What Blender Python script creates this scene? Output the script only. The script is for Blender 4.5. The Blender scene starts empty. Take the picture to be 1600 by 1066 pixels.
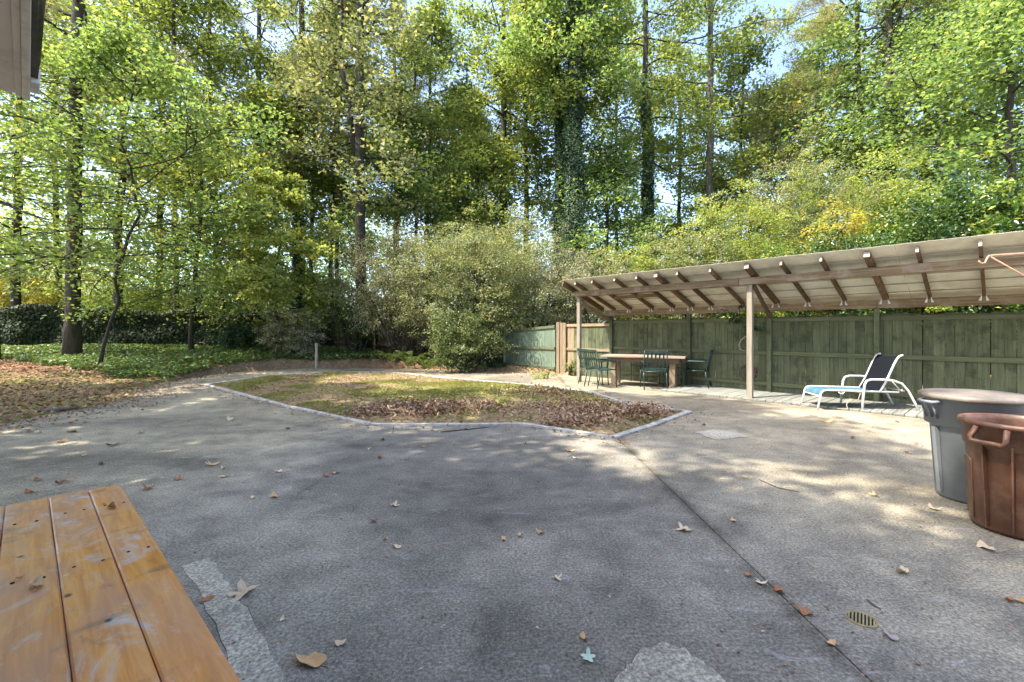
import bpy, bmesh, math, random
import numpy as np
from mathutils import Vector, noise as mnoise
random.seed(7); RNG = np.random.default_rng(11)
R = math.radians
scene = bpy.context.scene; COL = scene.collection
# ------------------------------------------------------------------ camera, sky, sun, exposure
HC, FPX, HV = 1.4, 711.0, 517.0
cam = bpy.data.objects.new('camera', bpy.data.cameras.new('camera')); COL.objects.link(cam)
cam.location = (0, 0, HC); cam.rotation_euler = (R(90), 0, 0)
cam.data.sensor_width = 36; cam.data.lens = 16.0; cam.data.shift_y = -0.010
cam.data.clip_start = 0.05; cam.data.clip_end = 2000
scene.camera = cam
SUN_EL, SUN_AZ = R(56), math.atan2(-0.93, -0.37)       # azimuth clockwise from +Y
w = bpy.data.worlds.new('World'); scene.world = w; w.use_nodes = True
nt = w.node_tree; nt.nodes.clear()
sky = nt.nodes.new('ShaderNodeTexSky'); sky.sky_type = 'NISHITA'; sky.sun_disc = False
sky.sun_elevation = SUN_EL; sky.sun_rotation = SUN_AZ; sky.air_density = 0.8; sky.dust_density = 2.6; sky.ozone_density = 1.2
bg = nt.nodes.new('ShaderNodeBackground'); bg.inputs[1].default_value = 0.15
wo = nt.nodes.new('ShaderNodeOutputWorld'); nt.links.new(sky.outputs[0], bg.inputs[0]); nt.links.new(bg.outputs[0], wo.inputs[0])
sl = bpy.data.lights.new('sun', 'SUN'); sl.energy = 2.4; sl.angle = R(0.53); sl.color = (1.0, 0.93, 0.80)
sun = bpy.data.objects.new('sun', sl); COL.objects.link(sun)
tosun = Vector((math.sin(SUN_AZ)*math.cos(SUN_EL), math.cos(SUN_AZ)*math.cos(SUN_EL), math.sin(SUN_EL)))
sun.rotation_euler = tosun.to_track_quat('Z', 'Y').to_euler(); sun.location = (-20, -8, 40)
vs = scene.view_settings; vs.view_transform = 'Standard'; vs.look = 'None'; vs.exposure = 2.3; vs.gamma = 1; vs.use_curve_mapping = False

def G(u, v, z=0.0):                                   # photo pixel -> point on the level z
    Y = FPX*(HC-z)/(v-HV); return ((u-800)/FPX*Y, Y, z)
def PX(u, Y): return (u-800)/FPX*Y
def ZV(v, Y): return HC+(HV-v)/FPX*Y

# ------------------------------------------------------------------ materials
def mat(name):
    m = bpy.data.materials.new(name); m.use_nodes = True; n = m.node_tree; n.nodes.clear()
    out = n.nodes.new('ShaderNodeOutputMaterial'); b = n.nodes.new('ShaderNodeBsdfPrincipled')
    n.links.new(b.outputs[0], out.inputs[0]); return m, n, b, out
def N(n, typ, **kw):
    x = n.nodes.new(typ)
    for k, v in kw.items():
        if k.startswith('i_'):
            key = k[2:]; x.inputs[int(key) if key.isdigit() else key.replace('_', ' ')].default_value = v
        else: setattr(x, k, v)
    return x
def ramp(n, fac, stops, interp='LINEAR'):
    r = n.nodes.new('ShaderNodeValToRGB'); r.color_ramp.interpolation = interp; e = r.color_ramp.elements
    while len(e) < len(stops): e.new(0.5)
    for k, (p, c) in enumerate(stops):
        e[k].position = p; e[k].color = (*c, 1) if len(c) == 3 else c
    if fac is not None: n.links.new(fac, r.inputs[0])
    return r
def g3(v): return (v, v, v)
def mixc(n, fac, a, b, mode='MIX'):
    m = n.nodes.new('ShaderNodeMix'); m.data_type = 'RGBA'; m.blend_type = mode
    for sock, val in ((0, fac), (6, a), (7, b)):
        if hasattr(val, 'default_value') or hasattr(val, 'links'): n.links.new(val, m.inputs[sock])
        else: m.inputs[sock].default_value = val if sock == 0 else ((*val, 1) if len(val) == 3 else val)
    return m.outputs[2]
def noise(n, vec, scale, detail=4, rough=0.6, dist=0.0):
    x = N(n, 'ShaderNodeTexNoise', i_Scale=scale, i_Detail=detail, i_Roughness=rough, i_Distortion=dist)
    if vec is not None: n.links.new(vec, x.inputs['Vector'])
    return x.outputs['Fac']
def mapping(n, vec, scale=(1, 1, 1), loc=(0, 0, 0), rot=(0, 0, 0)):
    m = N(n, 'ShaderNodeMapping'); m.inputs['Scale'].default_value = scale; m.inputs['Location'].default_value = loc
    m.inputs['Rotation'].default_value = rot; n.links.new(vec, m.inputs['Vector']); return m.outputs[0]
def math_(n, op, a, b=None, c=None):
    m = N(n, 'ShaderNodeMath', operation=op)
    for k, v in enumerate((a, b, c)):
        if v is None: continue
        if hasattr(v, 'links'): n.links.new(v, m.inputs[k])
        else: m.inputs[k].default_value = v
    return m.outputs[0]
def bump(n, b, height, strength=0.3, dist=0.01):
    x = N(n, 'ShaderNodeBump'); x.inputs['Strength'].default_value = strength; x.inputs['Distance'].default_value = dist
    n.links.new(height, x.inputs['Height']); n.links.new(x.outputs[0], b.inputs['Normal'])

def wood_mat(name, dark, mid, light, axis=0, scale=1.0, rough=0.8, streak=None, vary=0.35, spec=0.3, worn=None):
    """weathered board; grain runs along the local axis"""
    m, n, b, o = mat(name)
    tc = N(n, 'ShaderNodeTexCoord'); oi = N(n, 'ShaderNodeObjectInfo')
    off = N(n, 'ShaderNodeVectorMath', operation='SCALE'); off.inputs[0].default_value = (37.0, 53.0, 91.0)
    n.links.new(oi.outputs['Random'], off.inputs['Scale'])
    ad = N(n, 'ShaderNodeVectorMath', operation='ADD'); n.links.new(tc.outputs['Object'], ad.inputs[0]); n.links.new(off.outputs[0], ad.inputs[1])
    sc = [28*scale]*3; sc[axis] = 1.6*scale
    v = mapping(n, ad.outputs[0], scale=tuple(sc))
    f1 = noise(n, v, 1.0, 6, 0.65, 0.5); sc2 = [7*scale]*3; sc2[axis] = 0.9*scale
    f2 = noise(n, mapping(n, ad.outputs[0], scale=tuple(sc2)), 1.0, 3, 0.5)
    c = ramp(n, f1, [(0.28, dark), (0.5, mid), (0.72, light)]).outputs[0]
    c = mixc(n, math_(n, 'MULTIPLY', f2, 0.5), c, mid)
    if worn:
        f3 = ramp(n, noise(n, ad.outputs[0], 3.2, 5, 0.7), [(0.5, g3(0)), (0.66, g3(1))]).outputs[0]
        c = mixc(n, f3, c, worn)
    val = math_(n, 'MULTIPLY_ADD', oi.outputs['Random'], vary, 1-vary/2)
    hs = N(n, 'ShaderNodeHueSaturation'); n.links.new(val, hs.inputs['Value']); n.links.new(c, hs.inputs['Color'])
    n.links.new(hs.outputs[0], b.inputs['Base Color']); b.inputs['Roughness'].default_value = rough
    b.inputs['Specular IOR Level'].default_value = spec
    bump(n, b, f1, 0.5, 0.004); return m

def plain_mat(name, col, rough=0.5, var=0.25, nscale=6.0, metal=0.0, dirt=None, dirtamt=0.5, bumpamt=0.15, spec=0.5):
    m, n, b, o = mat(name); tc = N(n, 'ShaderNodeTexCoord')
    f = noise(n, tc.outputs['Object'], nscale, 6, 0.65)
    lo = tuple(c*(1-var) for c in col); hi = tuple(min(1, c*(1+var)) for c in col)
    c = ramp(n, f, [(0.3, lo), (0.7, hi)]).outputs[0]
    if dirt:
        f2 = ramp(n, noise(n, tc.outputs['Object'], nscale*0.7+1, 8, 0.75), [(0.47, g3(0)), (0.68, g3(dirtamt))]).outputs[0]
        c = mixc(n, f2, c, dirt)
    n.links.new(c, b.inputs['Base Color']); b.inputs['Metallic'].default_value = metal
    rr = ramp(n, f, [(0.3, g3(max(0, rough-0.12))), (0.7, g3(min(1, rough+0.15)))]).outputs[0]
    n.links.new(rr, b.inputs['Roughness']); b.inputs['Specular IOR Level'].default_value = spec
    bump(n, b, noise(n, tc.outputs['Object'], nscale*8, 4), bumpamt, 0.003); return m

def leaf_mat(name, cols, trans=0.38, rough=0.5, spec=0.35, autumn=None, transcol=None):
    """cols: dark, mid, light; per-leaf and per-clump variation from mesh attributes"""
    m, n, b, out = mat(name)
    a1 = N(n, 'ShaderNodeAttribute', attribute_name='rnd'); a2 = N(n, 'ShaderNodeAttribute', attribute_name='clump')
    f = math_(n, 'ADD', math_(n, 'MULTIPLY', a1.outputs['Fac'], 0.45), math_(n, 'MULTIPLY', a2.outputs['Fac'], 0.55))
    c = ramp(n, f, [(0.2, cols[0]), (0.5, cols[1]), (0.82, cols[2])]).outputs[0]
    if autumn:
        fa = ramp(n, a1.outputs['Fac'], [(1-autumn[1]-0.02, g3(0)), (1-autumn[1], g3(1))]).outputs[0]
        c = mixc(n, fa, c, autumn[0])
    n.links.new(c, b.inputs['Base Color']); b.inputs['Roughness'].default_value = rough; b.inputs['Specular IOR Level'].default_value = spec
    tr = N(n, 'ShaderNodeBsdfTranslucent'); tcx = mixc(n, 1.0, c, transcol or (1.35, 1.3, 0.70), 'MULTIPLY')
    n.links.new(tcx, tr.inputs['Color'])
    mx = N(n, 'ShaderNodeMixShader'); mx.inputs[0].default_value = trans
    n.links.new(b.outputs[0], mx.inputs[1]); n.links.new(tr.outputs[0], mx.inputs[2]); n.links.new(mx.outputs[0], out.inputs[0])
    return m

def bark_mat(name, dark, light, scale=1.0):
    m, n, b, o = mat(name); tc = N(n, 'ShaderNodeTexCoord')
    v = mapping(n, tc.outputs['Object'], scale=(9*scale, 9*scale, 1.8*scale))
    f = noise(n, v, 1.0, 8, 0.7, 1.2); f2 = noise(n, tc.outputs['Object'], 1.5, 3)
    c = ramp(n, f, [(0.35, dark), (0.65, light)]).outputs[0]
    c = mixc(n, math_(n, 'MULTIPLY', f2, 0.35), c, (0.055, 0.065, 0.038))
    n.links.new(c, b.inputs['Base Color']); b.inputs['Roughness'].default_value = 0.9
    bump(n, b, f, 0.9, 0.05); return m

def concrete_mat(name, tint=(1, 1, 1), base=0.19, patch=False):
    m, n, b, o = mat(name); tc = N(n, 'ShaderNodeTexCoord'); ge = N(n, 'ShaderNodeNewGeometry')
    P = ge.outputs['Position']
    big = noise(n, mapping(n, P, scale=(0.35, 0.5, 1), rot=(0, 0, 0.6)), 1.0, 5, 0.6, 0.6)
    medn = noise(n, P, 2.6, 7, 0.7, 0.3)
    fine = noise(n, P, 62, 5, 0.8); vor = N(n, 'ShaderNodeTexVoronoi', i_Scale=120.0); n.links.new(P, vor.inputs['Vector'])
    c = ramp(n, big, [(0.34, tuple(base*0.62*x for x in (1, 0.92, 0.78))), (0.5, tuple(base*x for x in (1, 0.92, 0.77))), (0.68, tuple(base*1.5*x for x in (1, 0.91, 0.73)))]).outputs[0]
    c = mixc(n, 0.75, c, ramp(n, medn, [(0.3, g3(0.50)), (0.5, g3(1.0)), (0.72, g3(1.5))]).outputs[0], 'MULTIPLY')
    c = mixc(n, 0.85, c, ramp(n, fine, [(0.34, g3(0.28)), (0.5, g3(1.0)), (0.66, g3(2.1))]).outputs[0], 'MULTIPLY')
    # exposed pale stones
    st = ramp(n, vor.outputs['Color'], [(0.80, g3(0)), (0.86, g3(1))]).outputs[0]
    ed = ramp(n, vor.outputs['Distance'], [(0.30, g3(1)), (0.42, g3(0))]).outputs[0]
    c = mixc(n, math_(n, 'MULTIPLY', math_(n, 'MULTIPLY', st, ed), 0.55), c, (0.42, 0.40, 0.37))
    if not patch:
        # pale scuffs and spilt-paint flecks
        sc = ramp(n, noise(n, mapping(n, P, scale=(1.5, 4.5, 1), rot=(0, 0, -0.5)), 1.7, 9, 0.78, 1.5), [(0.58, g3(0)), (0.70, g3(1))]).outputs[0]
        c = mixc(n, math_(n, 'MULTIPLY', sc, 0.75), c, (0.40, 0.40, 0.40))
        # paler, tanner colour towards the bins and at the far left
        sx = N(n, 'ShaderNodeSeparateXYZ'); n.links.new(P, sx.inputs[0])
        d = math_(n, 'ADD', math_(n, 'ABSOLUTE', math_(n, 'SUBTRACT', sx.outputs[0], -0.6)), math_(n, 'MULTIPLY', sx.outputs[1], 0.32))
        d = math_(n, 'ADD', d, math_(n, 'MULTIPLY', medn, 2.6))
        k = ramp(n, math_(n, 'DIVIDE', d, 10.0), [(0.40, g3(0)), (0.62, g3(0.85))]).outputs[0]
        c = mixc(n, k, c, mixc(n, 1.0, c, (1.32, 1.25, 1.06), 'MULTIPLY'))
        # dirt collecting along the open joint and a dark wet-weather stain in front of the bed
        jd = math_(n, 'ABSOLUTE', math_(n, 'SUBTRACT', sx.outputs[0], 1.40))
        jm = ramp(n, math_(n, 'ADD', jd, math_(n, 'MULTIPLY', math_(n, 'SUBTRACT', medn, 0.5), 0.30)), [(0.0, g3(0.75)), (0.085, g3(0))]).outputs[0]
        c = mixc(n, jm, c, mixc(n, 1.0, c, (0.42, 0.40, 0.36), 'MULTIPLY'))
        ex = math_(n, 'DIVIDE', math_(n, 'ADD', sx.outputs[0], 0.35), 1.9); ey = math_(n, 'DIVIDE', math_(n, 'SUBTRACT', sx.outputs[1], 4.6), 1.5)
        er = math_(n, 'ADD', math_(n, 'MULTIPLY', ex, ex), math_(n, 'MULTIPLY', ey, ey)); er = math_(n, 'ADD', er, math_(n, 'MULTIPLY', math_(n, 'SUBTRACT', big, 0.5), 2.5))
        c = mixc(n, ramp(n, er, [(0.55, g3(0.45)), (1.0, g3(0))]).outputs[0], c, mixc(n, 1.0, c, (0.62, 0.62, 0.64), 'MULTIPLY'))
        # hairline cracks
        dv = N(n, 'ShaderNodeVectorMath', operation='ADD'); nn = N(n, 'ShaderNodeTexNoise', i_Scale=1.6, i_Detail=5.0); n.links.new(P, nn.inputs['Vector'])
        sv = N(n, 'ShaderNodeVectorMath', operation='SCALE', i_Scale=0.5); n.links.new(nn.outputs['Color'], sv.inputs[0])
        n.links.new(P, dv.inputs[0]); n.links.new(sv.outputs[0], dv.inputs[1])
        v2 = N(n, 'ShaderNodeTexVoronoi', feature='DISTANCE_TO_EDGE', i_Scale=0.42); n.links.new(dv.outputs[0], v2.inputs['Vector'])
        cr = ramp(n, v2.outputs['Distance'], [(0.0015, g3(1)), (0.0045, g3(0))]).outputs[0]
        gate = ramp(n, noise(n, P, 0.9, 3), [(0.54, g3(0)), (0.64, g3(0.5))]).outputs[0]
        c = mixc(n, math_(n, 'MULTIPLY', cr, gate), c, g3(0.03))
    c = mixc(n, 1.0, c, tint, 'MULTIPLY')
    n.links.new(c, b.inputs['Base Color']); b.inputs['Roughness'].default_value = 0.88; b.inputs['Specular IOR Level'].default_value = 0.3
    h = math_(n, 'ADD', fine, math_(n, 'MULTIPLY', vor.outputs['Distance'], 0.6)); bump(n, b, h, 0.75, 0.006); return m

M = {}
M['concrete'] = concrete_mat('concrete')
M['patch'] = concrete_mat('pale_concrete', (1.0, 1.0, 0.98), 0.34, True)
M['patch2'] = concrete_mat('grey_concrete', (1.0, 1.0, 0.98), 0.30, True)
M['edging'] = plain_mat('weathered_white_edging', (0.42, 0.405, 0.37), 0.85, 0.35, 7, dirt=(0.12, 0.10, 0.07), dirtamt=0.95)
M['green_board'] = wood_mat('green_painted_board', (0.050, 0.058, 0.034), (0.112, 0.127, 0.070), (0.18, 0.195, 0.115), axis=2, vary=0.35, worn=(0.052, 0.060, 0.034))
M['green_rail'] = wood_mat('green_painted_rail', (0.055, 0.062, 0.033), (0.112, 0.123, 0.066), (0.175, 0.185, 0.105), axis=0, vary=0.2)
M['blue_board'] = wood_mat('faded_blue_green_board', (0.075, 0.105, 0.075), (0.155, 0.205, 0.150), (0.25, 0.305, 0.235), axis=2, vary=0.3, worn=(0.14, 0.19, 0.14))
M['raw_board'] = wood_mat('raw_tan_board', (0.12, 0.085, 0.048), (0.26, 0.195, 0.12), (0.40, 0.31, 0.20), axis=2, vary=0.2)
M['raw_rail'] = wood_mat('raw_tan_rail', (0.12, 0.085, 0.048), (0.25, 0.19, 0.12), (0.39, 0.31, 0.20), axis=0, vary=0.2)
M['post'] = wood_mat('grey_weathered_post', (0.12, 0.10, 0.072), (0.26, 0.228, 0.175), (0.39, 0.35, 0.285), axis=2, vary=0.15)
M['beam'] = wood_mat('weathered_brown_beam', (0.075, 0.050, 0.028), (0.215, 0.155, 0.092), (0.40, 0.325, 0.225), axis=0, scale=0.8, vary=0.25, worn=(0.32, 0.26, 0.20))
M['rafter'] = wood_mat('brown_rafter', (0.045, 0.027, 0.015), (0.13, 0.082, 0.048), (0.25, 0.17, 0.11), axis=1, vary=0.5)
M['endgrain'] = plain_mat('pale_end_grain', (0.42, 0.36, 0.29), 0.85, 0.3, 30)
M['deck'] = wood_mat('grey_deck_board', (0.10, 0.10, 0.085), (0.21, 0.215, 0.19), (0.33, 0.335, 0.30), axis=1, vary=0.3)
M['dark_wood'] = wood_mat('old_dark_fence_wood', (0.018, 0.014, 0.010), (0.048, 0.038, 0.026), (0.09, 0.075, 0.055), axis=2, vary=0.3)
M['slab_wood'] = wood_mat('table_slab_wood', (0.13, 0.10, 0.075), (0.29, 0.23, 0.18), (0.42, 0.36, 0.29), axis=0, vary=0.15)
M['leg_wood'] = wood_mat('table_leg_wood', (0.12, 0.08, 0.045), (0.25, 0.18, 0.11), (0.40, 0.31, 0.21), axis=2, vary=0.3)
M['stone'] = plain_mat('table_brown_apron', (0.15, 0.10, 0.055), 0.8, 0.4, 14)
M['chair'] = plain_mat('dark_green_enamel', (0.012, 0.034, 0.029), 0.38, 0.3, 12, dirt=(0.07, 0.11, 0.09), dirtamt=0.5)
M['white_frame'] = plain_mat('white_powder_coat', (0.66, 0.66, 0.66), 0.4, 0.1, 10, dirt=(0.40, 0.38, 0.33), dirtamt=0.5)
M['copper'] = plain_mat('copper_rod', (0.55, 0.27, 0.18), 0.45, 0.2, 20)
M['tie'] = plain_mat('galvanised_tie', (0.62, 0.63, 0.62), 0.45, 0.15, 20, metal=0.3)
M['brass'] = plain_mat('tarnished_brass', (0.36, 0.29, 0.15), 0.5, 0.3, 30, metal=0.5)
M['black'] = plain_mat('black_void', (0.008, 0.008, 0.008), 0.9, 0.2, 8)
M['gutter'] = plain_mat('black_gutter', (0.016, 0.013, 0.012), 0.45, 0.4, 12, dirt=(0.11, 0.075, 0.05), dirtamt=0.7)
M['soffit'] = plain_mat('tan_painted_soffit', (0.82, 0.73, 0.63), 0.6, 0.06, 3, dirt=(0.34, 0.27, 0.21), dirtamt=0.5)
M['fascia'] = plain_mat('cream_fascia', (0.84, 0.80, 0.72), 0.55, 0.04, 6, dirt=(0.35, 0.25, 0.18), dirtamt=0.6)
M['cap'] = plain_mat('white_gutter_cap', (0.70, 0.74, 0.78), 0.4, 0.1, 6, dirt=(0.4, 0.3, 0.2), dirtamt=0.5)
M['shingle'] = plain_mat('grey_shingle', (0.08, 0.075, 0.07), 0.9, 0.4, 20)
M['siding'] = plain_mat('tan_siding', (0.42, 0.36, 0.30), 0.6, 0.06, 3)
M['roof'] = plain_mat('cream_roof_sheet', (0.72, 0.70, 0.61), 0.5, 0.12, 1.3, dirt=(0.36, 0.33, 0.25), dirtamt=0.5, bumpamt=0.05)
M['seam_dirt'] = plain_mat('dirt_filled_seam', (0.07, 0.063, 0.053), 0.95, 0.5, 40)
M['seam'] = plain_mat('dull_roof_seam', (0.16, 0.15, 0.12), 0.7, 0.2, 8)
M['grey_bin'] = plain_mat('grey_moulded_plastic', (0.20, 0.22, 0.235), 0.42, 0.12, 5, dirt=(0.26, 0.26, 0.25), dirtamt=0.45)
M['grey_lid'] = plain_mat('dusty_grey_lid', (0.16, 0.135, 0.115), 0.55, 0.25, 5, dirt=(0.30, 0.24, 0.18), dirtamt=0.8)
M['brown_bin'] = plain_mat('brown_moulded_plastic', (0.135, 0.060, 0.034), 0.4, 0.3, 5, dirt=(0.27, 0.165, 0.11), dirtamt=0.7)
M['wreath'] = plain_mat('dry_wreath', (0.075, 0.055, 0.038), 0.9, 0.5, 30)
M['rope'] = plain_mat('pale_rope', (0.36, 0.30, 0.22), 0.9, 0.2, 40)
M['bark'] = bark_mat('dark_bark', (0.012, 0.009, 0.007), (0.050, 0.040, 0.032))
M['pine_bark'] = bark_mat('pine_bark', (0.018, 0.012, 0.009), (0.085, 0.060, 0.047), 0.8)
M['pale_bark'] = bark_mat('pale_bark', (0.06, 0.055, 0.045), (0.20, 0.18, 0.155))
M['log'] = bark_mat('fallen_wood', (0.12, 0.09, 0.06), (0.38, 0.31, 0.24), 2)
M['black_mesh'] = plain_mat('black_mesh_sling', (0.008, 0.010, 0.014), 0.9, 0.2, 60, spec=0.1)
M['blue_mesh'] = plain_mat('blue_mesh_sling', (0.055, 0.135, 0.185), 0.6, 0.25, 9, dirt=(0.16, 0.27, 0.32), dirtamt=0.6)
# orange-stained table plank: own stain map
def plank_mat():
    m, n, b, o = mat('orange_stained_plank'); tc = N(n, 'ShaderNodeTexCoord'); oi = N(n, 'ShaderNodeObjectInfo')
    P = tc.outputs['Object']
    gr = noise(n, mapping(n, P, scale=(2.2, 26, 26)), 1.0, 6, 0.7, 0.8); lg = noise(n, mapping(n, P, scale=(2.2, 5, 5)), 1.0, 4, 0.6, 0.4)
    c = ramp(n, gr, [(0.3, (0.50, 0.175, 0.034)), (0.5, (0.70, 0.285, 0.060)), (0.72, (0.80, 0.42, 0.13))]).outputs[0]
    c = mixc(n, ramp(n, lg, [(0.40, g3(0)), (0.7, g3(0.85))]).outputs[0], c, (0.46, 0.27, 0.17))
    ws = ramp(n, noise(n, mapping(n, P, scale=(3.0, 5.0, 5.0), loc=(3.3, 1.2, 0)), 1.4, 8, 0.75, 0.8), [(0.53, g3(0)), (0.67, g3(0.95))]).outputs[0]
    c = mixc(n, ws, c, (0.56, 0.49, 0.44))
    bl = ramp(n, noise(n, mapping(n, P, scale=(4.0, 3.0, 3), loc=(8.3, 4.2, 0)), 1.7, 6, 0.65, 0.4), [(0.58, g3(0)), (0.70, g3(0.7))]).outputs[0]
    c = mixc(n, bl, c, (0.16, 0.115, 0.085))
    vo = N(n, 'ShaderNodeTexVoronoi', i_Scale=17.0); n.links.new(P, vo.inputs['Vector'])
    fl = math_(n, 'MULTIPLY', ramp(n, vo.outputs['Distance'], [(0.10, g3(1)), (0.17, g3(0))]).outputs[0], ramp(n, noise(n, P, 1.7, 2), [(0.52, g3(0)), (0.6, g3(1))]).outputs[0])
    c = mixc(n, math_(n, 'MULTIPLY', fl, 0.8), c, (0.68, 0.64, 0.6))
    kn = N(n, 'ShaderNodeTexVoronoi', i_Scale=6.0); n.links.new(mapping(n, P, scale=(0.8, 1, 1), loc=(0.35, 0.2, 0)), kn.inputs['Vector'])
    c = mixc(n, ramp(n, kn.outputs['Distance'], [(0.035, g3(0.95)), (0.075, g3(0))]).outputs[0], c, (0.035, 0.018, 0.010))
    n.links.new(c, b.inputs['Base Color']); n.links.new(ramp(n, lg, [(0.3, g3(0.28)), (0.7, g3(0.55))]).outputs[0], b.inputs['Roughness'])
    bump(n, b, gr, 0.35, 0.003); return m
M['plank'] = plank_mat()
def ground_mat():
    m, n, b, o = mat('earth_and_litter'); ge = N(n, 'ShaderNodeNewGeometry'); P = ge.outputs['Position']
    at = N(n, 'ShaderNodeAttribute', attribute_name='zone')      # r: pine straw, g: moss, b: dark humus
    sp = N(n, 'ShaderNodeSeparateColor'); n.links.new(at.outputs['Color'], sp.inputs[0])
    f1 = noise(n, P, 14, 8, 0.8, 0.3); f2 = noise(n, P, 1.3, 6, 0.7, 0.5); f3 = noise(n, P, 60, 3, 0.7)
    base = ramp(n, f1, [(0.30, (0.085, 0.055, 0.032)), (0.48, (0.22, 0.155, 0.09)), (0.62, (0.34, 0.26, 0.16)), (0.75, (0.48, 0.40, 0.28))]).outputs[0]
    straw = ramp(n, f1, [(0.3, (0.10, 0.045, 0.022)), (0.52, (0.25, 0.12, 0.062)), (0.74, (0.38, 0.22, 0.13))]).outputs[0]
    moss = ramp(n, f1, [(0.3, (0.085, 0.095, 0.022)), (0.5, (0.20, 0.20, 0.050)), (0.72, (0.34, 0.32, 0.11))]).outputs[0]
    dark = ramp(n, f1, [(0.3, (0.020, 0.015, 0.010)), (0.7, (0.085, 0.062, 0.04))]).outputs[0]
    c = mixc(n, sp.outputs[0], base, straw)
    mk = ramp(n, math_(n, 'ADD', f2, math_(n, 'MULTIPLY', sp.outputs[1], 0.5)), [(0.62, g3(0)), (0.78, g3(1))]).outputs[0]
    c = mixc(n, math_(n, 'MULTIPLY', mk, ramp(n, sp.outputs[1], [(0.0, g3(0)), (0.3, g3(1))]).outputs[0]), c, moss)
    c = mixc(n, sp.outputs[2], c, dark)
    c = mixc(n, 0.6, c, ramp(n, f3, [(0.3, g3(0.55)), (0.7, g3(1.4))]).outputs[0], 'MULTIPLY')
    n.links.new(c, b.inputs['Base Color']); b.inputs['Roughness'].default_value = 0.95; b.inputs['Specular IOR Level'].default_value = 0.15
    bump(n, b, f1, 0.9, 0.04); return m
M['ground'] = ground_mat()
L = {}
L['maple'] = leaf_mat('maple_leaf', ((0.10, 0.145, 0.042), (0.185, 0.245, 0.075), (0.31, 0.36, 0.14)), 0.6, autumn=((0.42, 0.38, 0.12), 0.02))
L['lime'] = leaf_mat('lime_leaf', ((0.14, 0.19, 0.055), (0.26, 0.33, 0.10), (0.42, 0.47, 0.19)), 0.6, autumn=((0.46, 0.38, 0.08), 0.05))
L['dogwood'] = leaf_mat('broad_green_leaf', ((0.09, 0.155, 0.055), (0.165, 0.25, 0.09), (0.29, 0.38, 0.15)), 0.58, autumn=((0.40, 0.37, 0.12), 0.015))
L['yellow'] = leaf_mat('yellow_green_leaf', ((0.20, 0.20, 0.035), (0.37, 0.34, 0.065), (0.55, 0.47, 0.12)), 0.5)
L['olive'] = leaf_mat('olive_leaf', ((0.12, 0.15, 0.065), (0.22, 0.26, 0.12), (0.36, 0.39, 0.21)), 0.42, autumn=((0.45, 0.40, 0.25), 0.12))
L['silver'] = leaf_mat('silver_leaf', ((0.10, 0.115, 0.06), (0.21, 0.235, 0.13), (0.38, 0.38, 0.25)), 0.3, autumn=((0.50, 0.42, 0.30), 0.12))
L['dark'] = leaf_mat('dark_evergreen_leaf', ((0.020, 0.048, 0.014), (0.045, 0.095, 0.025), (0.11, 0.18, 0.045)), 0.22, 0.28, 0.55)
L['glossy'] = leaf_mat('glossy_broad_leaf', ((0.045, 0.095, 0.018), (0.095, 0.175, 0.030), (0.27, 0.34, 0.065)), 0.32, 0.25, 0.6, autumn=((0.45, 0.45, 0.11), 0.12))
L['mid'] = leaf_mat('mid_olive_leaf', ((0.07, 0.10, 0.035), (0.14, 0.18, 0.07), (0.28, 0.32, 0.14)), 0.3)
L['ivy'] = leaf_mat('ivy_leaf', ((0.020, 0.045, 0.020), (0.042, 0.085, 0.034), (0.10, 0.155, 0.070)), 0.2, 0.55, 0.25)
L['ivy_hedge'] = leaf_mat('dark_hedge_ivy_leaf', ((0.012, 0.024, 0.010), (0.026, 0.046, 0.017), (0.055, 0.080, 0.034)), 0.15, 0.55, 0.25, autumn=((0.12, 0.085, 0.04), 0.06))
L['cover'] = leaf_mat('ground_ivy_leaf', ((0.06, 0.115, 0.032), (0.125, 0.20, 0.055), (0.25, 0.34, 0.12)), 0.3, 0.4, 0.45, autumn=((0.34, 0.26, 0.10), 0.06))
L['pine'] = leaf_mat('pine_needle', ((0.11, 0.13, 0.040), (0.22, 0.25, 0.085), (0.38, 0.36, 0.17)), 0.4, autumn=((0.42, 0.30, 0.16), 0.10))
L['fern'] = leaf_mat('fern_leaf', ((0.05, 0.085, 0.022), (0.10, 0.15, 0.038), (0.20, 0.23, 0.07)), 0.35)
L['litter'] = leaf_mat('dead_leaf_litter', ((0.13, 0.065, 0.035), (0.30, 0.17, 0.10), (0.52, 0.38, 0.25)), 0.1, 0.8, 0.15, transcol=(1, 1, 1))
L['pile'] = leaf_mat('rust_leaf_pile', ((0.17, 0.095, 0.055), (0.33, 0.205, 0.125), (0.56, 0.42, 0.29)), 0.1, 0.8, 0.15, transcol=(1, 1, 1))
L['tanleaf'] = leaf_mat('tan_fallen_leaf', ((0.46, 0.27, 0.12), (0.56, 0.36, 0.18), (0.66, 0.48, 0.29)), 0.1, 0.7, 0.2, transcol=(1, 1, 1))
L['paleleaf'] = leaf_mat('pale_fallen_leaf', ((0.52, 0.40, 0.25), (0.64, 0.52, 0.36), (0.72, 0.64, 0.48)), 0.1, 0.7, 0.2, transcol=(1, 1, 1))
L['rustleaf'] = leaf_mat('rust_fallen_leaf', ((0.27, 0.10, 0.045), (0.38, 0.16, 0.07), (0.48, 0.24, 0.11)), 0.1, 0.7, 0.2, transcol=(1, 1, 1))
L['darkleaf'] = leaf_mat('dark_fallen_leaf', ((0.12, 0.06, 0.035), (0.19, 0.095, 0.055), (0.28, 0.16, 0.10)), 0.1, 0.7, 0.2, transcol=(1, 1, 1))
L['mintleaf'] = leaf_mat('mint_fallen_leaf', ((0.44, 0.58, 0.46), (0.48, 0.62, 0.50), (0.52, 0.65, 0.54)), 0.1, 0.7, 0.2, transcol=(1, 1, 1))
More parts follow.
